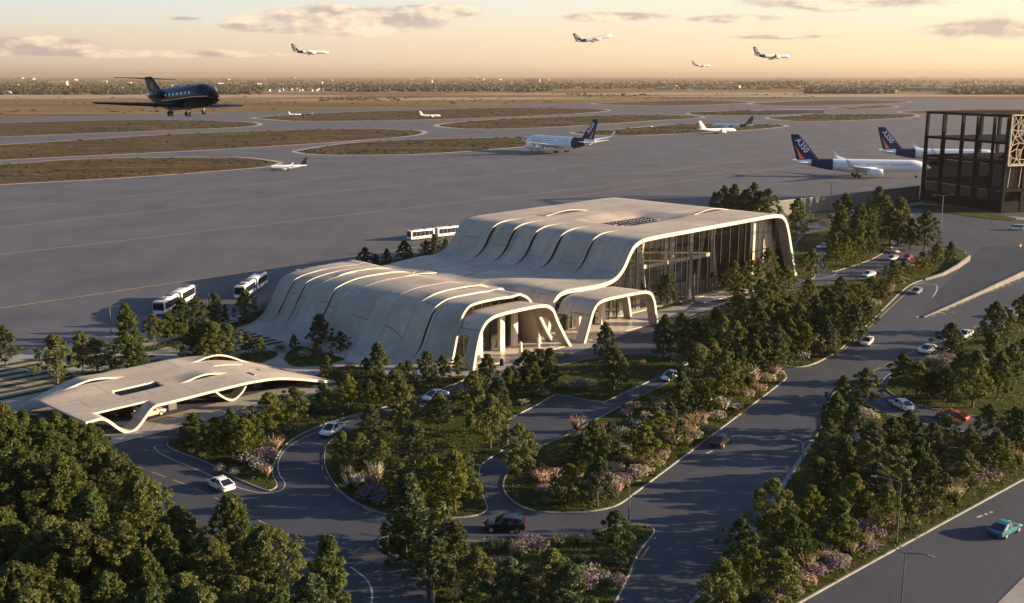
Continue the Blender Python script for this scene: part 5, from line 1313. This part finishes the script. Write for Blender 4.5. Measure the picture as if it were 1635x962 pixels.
# ------------------------------------------------------------------ shrubs and flowers
def leaf_quads(V, Fc, T, r, c, d, s, tint, long=1.0):
    nrm = (d + Vector((r.gauss(0, .5), r.gauss(0, .5), r.gauss(.2, .4)))).normalized(); x = nrm.orthogonal().normalized()
    x.rotate(Matrix.Rotation(r.uniform(0, 6.28), 3, nrm)); y = nrm.cross(x); i = len(V)
    V += [c - x * s * long, c - y * s * .6, c + x * s * long, c + y * s * .6]; Fc.append((i, i + 1, i + 2, i + 3)); T.append(min(1, max(0, tint + r.gauss(0, .2))))
def fin_mesh(name, V, Fc, T, mat):
    me = bpy.data.meshes.new(name); me.from_pydata([tuple(v) for v in V], [], Fc); me.materials.append(M[mat])
    a = me.attributes.new('tint', 'FLOAT', 'FACE'); a.data.foreach_set('value', T); me.update(); return me
def shrub_mesh(seed, leaf, flower, dens, n=420):
    r = random.Random(seed); V, Fc, T = [], [], []; V2, F2, T2 = [], [], []
    for k in range(9):
        a = k * 2.4; c = Vector((.5 * math.cos(a) * (k > 0), .5 * math.sin(a) * (k > 0), .35 + r.uniform(0, .3))); pr_ = r.uniform(.34, .52); ti = r.random()
        for q in range(n // 9):
            d = Vector((r.gauss(0, 1), r.gauss(0, 1), r.gauss(.25, 1))).normalized(); p = c + d * pr_ * r.uniform(.5, 1.1); p.z = max(.02, p.z)
            leaf_quads(V, Fc, T, r, p, d, .06 * r.uniform(.6, 1.5), ti)
        for q in range(int(dens)):
            d = Vector((r.gauss(0, 1), r.gauss(0, 1), abs(r.gauss(.5, 1)))).normalized(); p = c + d * pr_ * r.uniform(1.0, 1.2)
            for m_ in range(4): leaf_quads(V2, F2, T2, r, p + Vector((r.gauss(0, .03), r.gauss(0, .03), r.gauss(0, .03))), d, .055 * r.uniform(.6, 1.4), r.random())
    return fin_mesh('foliage', V, Fc, T, leaf), (fin_mesh('blossoms', V2, F2, T2, flower) if flower else None)
def plume_mesh(seed, leaf, plume):
    r = random.Random(seed); V, Fc, T = [], [], []; V2, F2, T2 = [], [], []
    for k in range(150):
        a = r.uniform(0, 6.28); l = r.uniform(.25, .75); h = r.uniform(.6, 1.05); w = .022
        p0 = Vector((.1 * math.cos(a), .1 * math.sin(a), 0)); p1 = Vector((l * .5 * math.cos(a), l * .5 * math.sin(a), h * .75)); p2 = Vector((l * math.cos(a), l * math.sin(a), h))
        s = Vector((-math.sin(a), math.cos(a), 0)) * w; i = len(V); V += [p0 - s, p0 + s, p1 + s, p1 - s, p2]; Fc += [(i, i + 1, i + 2, i + 3), (i + 3, i + 2, i + 4)]; t = r.random(); T += [t, t]
        if k % 3 == 0:
            for q in range(7):
                c = p1.lerp(p2 + Vector((0, 0, .18)), q / 5 + .2); leaf_quads(V2, F2, T2, r, c, Vector((math.cos(a), math.sin(a), .3)), .06 * (1.2 - q / 9), r.random(), 1.5)
    return fin_mesh('foliage', V, Fc, T, leaf), fin_mesh('plumes', V2, F2, T2, plume)
SHK = dict(p=[shrub_mesh(31, 'leafB', 'blossomP', 34), shrub_mesh(32, 'leafB', 'blossomP', 40)], w=[shrub_mesh(33, 'leafC', 'blossomW', 26), shrub_mesh(34, 'leafB', 'blossomW', 30)],
           v=[shrub_mesh(35, 'leafC', 'blossomV', 36)], g=[plume_mesh(36, 'leafB', 'plume'), plume_mesh(37, 'leafB', 'blossomW')], k=[plume_mesh(38, 'leafB', 'blossomP')],
           d=[shrub_mesh(39, 'leafA', None, 0), shrub_mesh(40, 'leafC', None, 0)], y=[shrub_mesh(41, 'leafD', None, 0)], r=[shrub_mesh(42, 'russet', None, 0)])
SHN = dict(p=('flowering_shrub', 'pink-flowered shrub'), w=('flowering_shrub', 'white-flowered shrub'), v=('flowering_shrub', 'purple-flowered shrub'), g=('ornamental_grass', 'pale plumed grass clump'), k=('ornamental_grass', 'pink plumed grass clump'),
           d=('shrub', 'low dark green shrub'), y=('shrub', 'low yellow-green shrub'), r=('shrub', 'low russet shrub'))
SHRUBS = [   # px, py (foot), width px, kind
 ('on the flowered median', [(865, 782, 34, 'k'), (880, 788, 22, 'w'), (853, 760, 18, 'd'), (895, 770, 26, 'p'), (873, 803, 14, 'w'), (920, 690, 26, 'k'), (930, 705, 24, 'p'), (970, 700, 26, 'k'), (978, 715, 20, 'p'), (995, 700, 18, 'w'), (985, 795, 26, 'k'), (960, 797, 20, 'p'), (975, 780, 26, 'w'), (1000, 782, 20, 'g'),
   (1010, 745, 22, 'd'), (1020, 690, 22, 'w'), (1040, 680, 24, 'w'), (1060, 672, 26, 'w'), (1072, 708, 26, 'p'), (1085, 690, 28, 'p'), (1100, 700, 26, 'k'), (1110, 690, 22, 'g'), (1120, 680, 26, 'k'), (1130, 690, 20, 'p'), (1075, 718, 24, 'k'), (1093, 712, 18, 'p'), (1110, 705, 20, 'w'), (1072, 735, 16, 'y'), (1060, 740, 18, 'k'), (1048, 745, 20, 'w'), (1145, 670, 22, 'w'), (1155, 660, 24, 'g'), (1170, 655, 22, 'w'), (1183, 645, 20, 'y'),
   (1190, 638, 26, 'p'), (1200, 622, 30, 'k'), (1210, 630, 24, 'p'), (1225, 612, 26, 'w'), (1235, 605, 22, 'k'), (1242, 600, 18, 'w'), (1195, 610, 28, 'g'), (1185, 620, 26, 'k'), (1165, 635, 22, 'd'), (1010, 655, 18, 'p'), (1030, 640, 20, 'd'), (1000, 665, 18, 'p'), (1015, 765, 16, 'w'), (1035, 757, 18, 'p'), (900, 730, 22, 'd'), (850, 735, 18, 'd'), (880, 722, 20, 'd'), (945, 760, 24, 'y'), (935, 780, 18, 'w'), (1000, 730, 22, 'w'), (1050, 655, 20, 'd'), (1182, 663, 16, 'r'), (1130, 705, 14, 'd'), (1005, 775, 14, 'd')]),
 ('on the round garden island', [(560, 783, 28, 'g'), (578, 785, 28, 'g'), (598, 782, 30, 'g'), (585, 800, 26, 'v'), (605, 805, 26, 'v'), (620, 790, 30, 'd'), (600, 770, 30, 'g'), (550, 765, 20, 'd'), (865, 634, 18, 'p'), (835, 648, 14, 'w'), (900, 620, 16, 'w'), (925, 622, 20, 'v'), (945, 635, 20, 'd'), (1020, 590, 10, 'r'), (1025, 582, 10, 'p'), (630, 770, 26, 'd'), (700, 760, 24, 'd'), (670, 800, 24, 'd'), (590, 745, 22, 'd'), (710, 650, 20, 'd'), (740, 655, 20, 'd'), (800, 690, 18, 'd'), (760, 740, 16, 'd'), (620, 705, 22, 'd'), (880, 612, 14, 'd'), (985, 600, 14, 'r'), (750, 690, 20, 'd')]),
 ('on the foreland by the bottom edge', [(790, 880, 26, 'd'), (805, 872, 20, 'd'), (830, 885, 30, 'w'), (845, 875, 26, 'v'), (860, 880, 26, 'v'), (893, 876, 26, 'g'), (922, 872, 22, 'g'), (945, 868, 20, 'w'), (825, 900, 28, 'g'), (800, 905, 24, 'w'), (792, 920, 24, 'p'), (790, 935, 26, 'v'), (820, 925, 24, 'w'), (940, 920, 30, 'w'), (962, 928, 26, 'w'), (935, 945, 28, 'v'), (970, 915, 22, 'd'), (915, 900, 26, 'd'), (880, 915, 26, 'd'), (740, 960, 26, 'g'), (950, 895, 24, 'd'), (985, 910, 18, 'r'), (675, 895, 24, 'd'), (635, 880, 22, 'd'), (850, 935, 28, 'd'), (720, 935, 26, 'd')]),
 ('on the wide boulevard strip', [(1260, 955, 34, 'v'), (1230, 965, 32, 'v'), (1288, 915, 30, 'g'), (1300, 922, 28, 'v'), (1320, 912, 26, 'v'), (1335, 910, 28, 'v'), (1312, 900, 30, 'k'), (1345, 900, 24, 'w'), (1360, 890, 26, 'g'), (1378, 880, 30, 'g'), (1395, 860, 32, 'v'), (1380, 858, 30, 'v'), (1430, 850, 20, 'r'), (1462, 845, 20, 'k'), (1510, 806, 30, 'g'), (1525, 808, 32, 'g'), (1525, 785, 30, 'p'), (1555, 778, 28, 'v'), (1565, 765, 32, 'v'), (1580, 770, 30, 'v'), (1595, 762, 22, 'd'), (1600, 752, 20, 'r'), (1372, 665, 24, 'w'), (1385, 672, 26, 'w'), (1395, 680, 18, 'd'), (1410, 690, 24, 'r'), (1350, 745, 26, 'w'), (1375, 715, 30, 'w'), (1290, 880, 26, 'd'), (1265, 930, 28, 'y'), (1330, 760, 28, 'd'), (1500, 760, 28, 'd'), (1430, 800, 28, 'd'), (1310, 840, 28, 'd'), (1380, 830, 28, 'd'), (1500, 820, 22, 'd'), (1470, 850, 20, 'd'), (1405, 875, 16, 'r'), (1628, 742, 24, 'g'), (1550, 755, 28, 'd'), (1465, 740, 26, 'd'), (1250, 850, 26, 'd'), (1270, 815, 26, 'd'), (1290, 790, 24, 'd')]),
 ('in the wood beside the hall lane', [(1290, 545, 26, 'p'), (1300, 556, 24, 'p'), (1280, 575, 22, 'w'), (1305, 565, 20, 'p'), (1325, 555, 20, 'p'), (1290, 495, 20, 'k'), (1385, 490, 18, 'p'), (1395, 492, 18, 'w'), (1370, 500, 18, 'r'), (1258, 575, 20, 'd'), (1410, 478, 14, 'r'), (1390, 505, 16, 'd'), (1365, 530, 20, 'd'), (1345, 545, 20, 'y'), (1465, 432, 22, 'r'), (1485, 428, 12, 'r'), (1455, 438, 14, 'd'), (1120, 515, 18, 'd'), (1150, 505, 18, 'd'), (1200, 545, 24, 'd'), (1240, 555, 24, 'd'), (1100, 545, 24, 'd'), (1520, 416, 10, 'w'), (1270, 560, 22, 'w'), (1330, 565, 16, 'd')]),
 ('on the right island', [(1488, 582, 20, 'w'), (1503, 585, 24, 'v'), (1515, 580, 20, 'v'), (1610, 535, 20, 'w'), (1622, 530, 20, 'w'), (1498, 592, 16, 'd'), (1535, 580, 20, 'd'), (1560, 590, 20, 'd'), (1622, 600, 20, 'd'), (1475, 600, 18, 'd'), (1520, 600, 18, 'd')]),
 ('on the verge under the canopy and portico', [(470, 660, 30, 'w'), (395, 668, 26, 'w'), (440, 725, 26, 'k'), (400, 745, 26, 'w'), (415, 755, 24, 'w'), (385, 738, 24, 'd'), (350, 755, 18, 'w'), (375, 760, 16, 'w'), (426, 765, 22, 'k'), (425, 740, 26, 'v'), (300, 705, 16, 'd'), (285, 706, 20, 'd'), (485, 650, 18, 'd'), (500, 660, 18, 'd'), (545, 658, 18, 'd'), (460, 690, 18, 'w'), (690, 600, 14, 'p'), (700, 608, 12, 'r'), (660, 610, 14, 'd'), (415, 705, 22, 'd'), (440, 705, 20, 'd'), (480, 672, 18, 'd'), (610, 635, 16, 'd'), (640, 628, 16, 'd'), (330, 715, 22, 'd'), (360, 740, 18, 'd')]),
 ('in the beds by the flared terminal foot', [(487, 572, 20, 'p'), (445, 563, 18, 'd'), (525, 570, 14, 'd'), (450, 560, 14, 'd'), (430, 500, 24, 'd'), (445, 497, 18, 'd'), (415, 506, 18, 'd'), (575, 604, 18, 'd'), (555, 602, 16, 'y'), (595, 606, 14, 'd'), (560, 590, 14, 'r')]),
 ('in the beds behind the canopy', [(125, 606, 18, 'd'), (170, 596, 14, 'd'), (260, 585, 18, 'd'), (300, 583, 18, 'd'), (285, 560, 20, 'd'), (375, 577, 14, 'd'), (55, 595, 16, 'd'), (325, 545, 20, 'd'), (360, 532, 18, 'd')]),
 ('in the loop garden beyond the hall', [(1312, 352, 22, 'd'), (1320, 365, 18, 'p'), (1425, 385, 28, 'r'), (1440, 392, 20, 'p'), (1455, 392, 16, 'p'), (1410, 380, 18, 'd'), (1275, 438, 14, 'd'), (1283, 434, 10, 'r'), (1362, 425, 14, 'd'), (1376, 414, 14, 'r'), (1310, 358, 18, 'd')]),
 ('before the glass front of the hall', [(1090, 484, 16, 'd'), (1080, 486, 10, 'r'), (1165, 468, 22, 'd'), (1185, 464, 22, 'd'), (1205, 459, 22, 'd'), (1260, 448, 16, 'd'), (875, 570, 14, 'd'), (890, 574, 16, 'd'), (905, 570, 14, 'd'), (1150, 468, 16, 'd')]),
]
rs_ = random.Random(5)
def fill(where, a, b, n, depth, kinds):
    """more shrubs of the mixed border along a kerb from pixel a to pixel b"""
    lst = next(l for w, l in SHRUBS if w == where)
    for i in range(n):
        t = (i + rs_.uniform(.1, .9)) / n; d = rs_.uniform(.15, 1)
        lst.append((a[0] + (b[0] - a[0]) * t + depth[0] * d, a[1] + (b[1] - a[1]) * t + depth[1] * d, rs_.uniform(15, 27) * (.62 if a[1] < 600 else 1), rs_.choice(kinds)))
fill('on the flowered median', (985, 795), (1240, 606), 46, (-34, -22), 'ppwwwgvvddyrkp')
fill('on the flowered median', (845, 790), (1050, 640), 26, (30, 24), 'ppwdddvdw')
fill('on the wide boulevard strip', (1290, 940), (1625, 752), 34, (-40, -24), 'vvwgpddryw')
fill('in the wood beside the hall lane', (1290, 572), (1500, 420), 24, (-26, -14), 'pwrdydp')
fill('on the foreland by the bottom edge', (770, 890), (990, 880), 22, (10, 60), 'wvgddwvp')
fill('on the round garden island', (540, 770), (640, 815), 12, (20, -30), 'gwvdd')
for where, lst in SHRUBS:
    cnt = {}
    for (x, y, w, k) in sorted(lst):
        i = cnt.get(k, 0); cnt[k] = i + 1
        p = g(x, y); s = w / px_per_m((p.x, p.y, .5)) / 1.7; fo, fl_ = rs_.choice(SHK[k]); nm, lb_ = SHN[k]
        o = tag(put(nm, fo), '%s, %s such from left %s' % (lb_, ORD[i], where), 'ornamental grass' if 'grass' in nm else 'shrub', 'shrubs ' + where)
        s *= rs_.uniform(1.05, 1.4); o.location = (p.x, p.y, .12); o.rotation_euler = (0, 0, rs_.uniform(0, 6.28)); hs = s * rs_.uniform(.85, 1.1) * (1.1 if k in 'gk' else 1); o.scale = (s, s, hs)
        if fl_: put('plumes' if k in 'gk' else 'blossoms', fl_, o)
# ------------------------------------------------------------------ ground cover that nobody could count
V, Fc, T = [], [], []; V2, F2, T2 = [], [], []; V3, F3, T3 = [], [], []; rg = random.Random(77)
def blade(x, y, z, h, a, w):
    i = len(V); c, s = math.cos(a), math.sin(a)
    V.extend([(x - s * w, y + c * w, z), (x + s * w, y - c * w, z), (x + c * h * .5, y + s * h * .5, z + h)]); Fc.append((i, i + 1, i + 2)); T.append(rg.random())
UNDER = dict(median=.55, garden=.22, foreland=.6, boulevard=.5, woods=.5, forest=.3, verge=.45, island=.12, bank=.3, loop=.3, bed1=.4, bed2=.5, bed3=.5, bed4=.3, bed5=.4, bed6=.3, bed7=.6, bed8=.5)
for key, poly in LAWN.items():
    xs_ = [p.x for p in poly]; ys_ = [p.y for p in poly]; A_ = abs(area2(poly)) / 2; bb = (max(xs_) - min(xs_)) * (max(ys_) - min(ys_))
    for q in range(int(bb * 2.4)):
        x, y = rg.uniform(min(xs_), max(xs_)), rg.uniform(min(ys_), max(ys_))
        if y < 60 or not inside(x, y, poly): continue
        z = .12 if not key.startswith('bed') else .08
        for b_ in range(3): blade(x + rg.gauss(0, .12), y + rg.gauss(0, .12), z, rg.uniform(.1, .34), rg.uniform(0, 6.28), rg.uniform(.03, .06))
    u_ = UNDER.get(key, 0)
    for q in range(int(bb * u_ * 1.0)):
        x, y = rg.uniform(min(xs_), max(xs_)), rg.uniform(min(ys_), max(ys_))
        if y < 60 or not inside(x, y, poly): continue
        d2 = min((x - a) ** 2 + (y - b) ** 2 for a, b in TREE_POS)
        if d2 > 40 and rg.random() < .6: continue
        sz = rg.uniform(.22, .6); ti = rg.random()
        for m_ in range(26):
            d = Vector((rg.gauss(0, 1), rg.gauss(0, 1), abs(rg.gauss(.3, .8)))).normalized()
            leaf_quads(V2, F2, T2, rg, Vector((x, y, .14)) + Vector((d.x * 1.5, d.y * 1.5, d.z)) * sz * rg.uniform(.4, 1), d, .1 * rg.uniform(.6, 1.3), ti)
    if key in ('median', 'foreland', 'verge', 'boulevard', 'garden', 'woods'):
        for q in range(int(A_ * .16)):
            x, y = rg.uniform(min(xs_), max(xs_)), rg.uniform(min(ys_), max(ys_))
            if y < 60 or not inside(x, y, poly): continue
            for m_ in range(rg.randint(3, 9)): leaf_quads(V3, F3, T3, rg, Vector((x + rg.gauss(0, .25), y + rg.gauss(0, .25), .4 + rg.uniform(0, .35))), Vector((0, 0, 1)), .075, rg.random())
tag(put('grass', fin_mesh('grass', V, Fc, T, 'leafB')), 'short rough grass blades over the lawns and beds', 'grass', None, 'stuff')
tag(put('undergrowth', fin_mesh('undergrowth', V2, F2, T2, 'leafA')), 'low leafy undergrowth beneath the trees', 'undergrowth', None, 'stuff')
tag(put('wildflowers', fin_mesh('wildflowers', V3, F3, T3, 'blossomW')), 'scattered small white flowers among the grass', 'wildflowers', None, 'stuff')
# ------------------------------------------------------------------ far woods, scrub and the town on the horizon
rf = random.Random(9)
def ico(sub):
    bm = bmesh.new(); bmesh.ops.create_icosphere(bm, subdivisions=sub, radius=1); v = [p.co.copy() for p in bm.verts]; f = [tuple(q.index for q in p.verts) for p in bm.faces]; bm.free(); return v, f
IV, IF = ico(1)
def far_blobs(name, items, label):
    V, Fc, T = [], [], []
    for (x, y, w, h) in items:
        nb = 3 if y < 3500 else 2; t = rf.random()
        for b_ in range(nb):
            ox, oy = rf.gauss(0, w * .3), rf.gauss(0, w * .3); s = w * rf.uniform(.32, .6); hh = h * rf.uniform(.6, 1.05); i = len(V)
            for p in IV:
                k = rf.uniform(.72, 1.25); V.append((x + ox + p.x * s * k, y + oy + p.y * s * k, hh * .5 + p.z * hh * .52 * k))
            for f in IF: Fc.append(tuple(i + q for q in f)); T.append(min(1, max(0, t + rf.gauss(0, .15))))
    return tag(put(name, fin_mesh(name, V, Fc, T, 'farwood')), label, name.replace('_', ' '), None, 'stuff')
belts = [  # px x0,x1, py y0,y1 (foot), count, height m
 (-80, 420, 143, 151, 420, 11), (-80, 1700, 127, 134, 800, 10), (-80, 1700, 123.8, 127, 600, 7), (-80, 700, 134, 143, 650, 10), (520, 880, 138, 146.5, 420, 12), (880, 1120, 138, 142, 120, 9), (1180, 1290, 132, 137, 160, 16), (1290, 1430, 143, 149.5, 260, 12), (1520, 1720, 143, 150.5, 260, 14),
 (1120, 1700, 136, 143, 420, 9), (1380, 1530, 140, 146, 60, 8), (700, 1200, 134, 138, 260, 10), (510, 640, 156, 161, 60, 3.2), (900, 1050, 150, 154, 30, 4)]
items = []
for x0, x1, y0, y1, n, h in belts:
    for k in range(int(n * 2.2)):
        px = rf.uniform(x0, x1); py = y0 + (y1 - y0) * rf.random() ** .9
        # clumping
        if math.sin(px * .045 + py) + math.sin(px * .017 + 2 * py) + rf.gauss(0, .8) < -.7: continue
        p = g(px, py); hh = h * rf.uniform(.45, 1.05) * (1 + .00003 * p.y); items.append((p.x, p.y, hh * rf.uniform(1.0, 2.2), hh))
far_blobs('far_woods', items, 'hazy belts of distant woodland along the horizon')
scr = []
for q in isl[:9]:
    poly = P(q, 6); xs_ = [p.x for p in poly]; ys_ = [p.y for p in poly]; n = 0
    for t_ in range(6000):
        x, y = rf.uniform(max(-420, min(xs_)), max(xs_)), rf.uniform(min(ys_), max(ys_))
        if not inside(x, y, poly): continue
        if math.sin(x * .031 + y * .05) + math.sin(x * .011 - y * .083) + rf.gauss(0, .7) < .1: continue
        w = rf.uniform(.5, 1.7) * (1 + y * .0009); scr.append((x, y, w, w * rf.uniform(.14, .34))); n += 1
        if n > 420: break
for t_ in range(900):
    p = g(*(lambda q: (q, rf.uniform(148, 184 - .022 * max(q, 0))))(rf.uniform(-60, 1300)));
    if math.sin(p.x * .011 + p.y * .004) + math.sin(p.y * .013) + rf.gauss(0, .5) < .2 or (p.y < 1650 and p.x > -300): continue
    w = rf.uniform(2, 7); scr.append((p.x, p.y, w, w * rf.uniform(.15, .35)))
far_blobs('scrub', scr, 'low dry scrub dotted over the airfield grass')
def far_house(px, py, w, h, mat, label, grp=None, dep=.6):
    p = g(px, py); s = px_per_m((p.x, p.y, 0)); W_, Hh = w / s, h / s
    o = thing('distant_building', label, 'building', p, rf.uniform(-.5, .2), grp)
    mb = MB(); mb.box((0, 0, Hh / 2), (W_, W_ * dep, Hh)); mb.build('wall', M[mat], o)
    mb = MB()
    if W_ < 45:
        mb.face([(-W_ / 2, -W_ * dep / 2 - .3, Hh), (W_ / 2, -W_ * dep / 2 - .3, Hh), (W_ / 2, 0, Hh * 1.35), (-W_ / 2, 0, Hh * 1.35)]); mb.face([(-W_ / 2, W_ * dep / 2 + .3, Hh), (-W_ / 2, 0, Hh * 1.35), (W_ / 2, 0, Hh * 1.35), (W_ / 2, W_ * dep / 2 + .3, Hh)])
        for sx in (-1, 1): mb.face([(sx * W_ / 2, -W_ * dep / 2, Hh), (sx * W_ / 2, W_ * dep / 2, Hh), (sx * W_ / 2, 0, Hh * 1.35)])
    else: mb.box((0, 0, Hh + .6), (W_ * 1.01, W_ * dep * 1.01, 1.2)); mb.box((W_ * .2, 0, Hh + 2), (W_ * .1, W_ * dep * .3, 2))
    mb.build('roof', M['roofd' if W_ < 45 else 'pale'], o)
    if grp is None:
        n = max(2, int(w / 4))
        for i in range(n): mb = MB(); mb.box((-W_ / 2 + W_ * (i + .5) / n, -W_ * dep / 2 - .05, Hh * .55), (W_ / n * .5, .3, Hh * .35)); mb.build('window', M['cglass'], o)
for a in ((94, 136, 26, 6.5, 'tan', 'tan block standing out above the trees at far left of the horizon'), (165, 131, 12, 2.5, 'pale', 'small pale block right of the tan block on the horizon'), (345, 135, 22, 2.4, 'pale', 'long pale building just right of the black jet nose, far off'),
          (500, 133, 30, 2.6, 'pale', 'long pale building in the far town left of centre'), (1112, 143, 26, 5, 'pale', 'pale building cluster at the wood edge near the centre right'), (1062, 143, 30, 3, 'pale', 'long low pale shed by the tree belt right of centre'),
          (1148, 142, 16, 3, 'tan', 'small tan house beside the pale cluster right of centre'), (1170, 141, 22, 4.5, 'pale', 'bright pale house under the wooded mound'), (1243, 134, 14, 5, 'pale', 'pale hall at the right end of the wooded mound'),
          (1478, 145, 58, 5.5, 'pale', 'long pale arched hall among trees above the dark pavilion'), (1510, 144, 18, 4, 'pale', 'pale block touching the long arched hall'), (1530, 148, 30, 2.4, 'tan', 'low tan shed right of the arched hall'),
          (850, 130, 24, 4, 'pale', 'pale blocks far off above the middle of the field'), (1395, 147, 14, 3, 'tan', 'tan house left of the long arched hall'), (10, 150, 14, 4, 'pale', 'pale farmhouse at the left picture edge'), (1545, 132, 24, 2.5, 'pale', 'pale roofs on the far right horizon'), (1405, 131, 26, 2.5, 'pale', 'pale long roof on the far horizon above the mound')):
    far_house(*a)
for k in range(70):
    x = rf.uniform(-20, 1650); y = rf.choice((rf.uniform(124, 129), rf.uniform(128, 138), rf.uniform(136, 145)))
    if 520 < x < 900 and y > 136: continue
    far_house(x, y, rf.uniform(5, 16), rf.uniform(1.3, 2.8), rf.choice(('pale', 'tan', 'pale')), 'tiny pale building scattered among the distant trees', 'tiny distant buildings')
for k in range(16): far_house(430 + k * 6.6 + rf.uniform(-2, 2), 145 + rf.uniform(-2, 1), rf.uniform(5, 9), rf.uniform(2, 3), 'pale', 'pale house in the suburb strip left of the tree belt', 'houses in the suburb strip')
# low airfield buildings
def shed(px, py, w, h, dep, label):
    p = g(px, py); s = px_per_m((p.x, p.y, 0)); W_, Hh = w / s, h / s; o = thing('airfield_shed', label, 'building', p, -.12)
    mb = MB(); mb.box((0, 0, Hh / 2), (W_, dep, Hh)); mb.build('wall', M['pale'], o); mb = MB(); mb.box((0, 0, Hh + .3), (W_ + 1, dep + 1, .6)); mb.build('roof', M['pale'], o)
    for i in range(6): mb = MB(); mb.box((-W_ / 2 + W_ * (i + .5) / 6, -dep / 2 - .05, Hh * .45), (W_ / 9, .3, Hh * .6)); mb.build('door', M['tan'], o)
shed(1209, 181, 21, 5, 14, 'short pale airfield shed on the far grass island'); shed(1275, 180, 76, 5, 18, 'long pale airfield shed beyond the taxiing white jets'); shed(1362, 173.5, 14, 1.6, 8, 'small low pale hut right of the long airfield shed')
# ------------------------------------------------------------------ evening haze
m = bpy.data.materials.new('evening_haze'); m.use_nodes = True; nt_ = m.node_tree; nt_.nodes.clear()
out = nt_.nodes.new('ShaderNodeOutputMaterial'); pv = nt_.nodes.new('ShaderNodeVolumePrincipled')
pv.inputs['Color'].default_value = (.48, .41, .34, 1); pv.inputs['Density'].default_value = 0.000045; pv.inputs['Anisotropy'].default_value = .25
nt_.links.new(pv.outputs[0], out.inputs['Volume'])
mb = MB(); X0, X1, Y0, Y1, Z0, Z1 = -61000, 61000, -900, 61000, -1.5, 185
mb.box(((X0 + X1) / 2, (Y0 + Y1) / 2, (Z0 + Z1) / 2), (X1 - X0, Y1 - Y0, Z1 - Z0))
tag(mb.build('haze', m), 'thin warm evening haze over the airfield', 'haze', None, 'stuff')
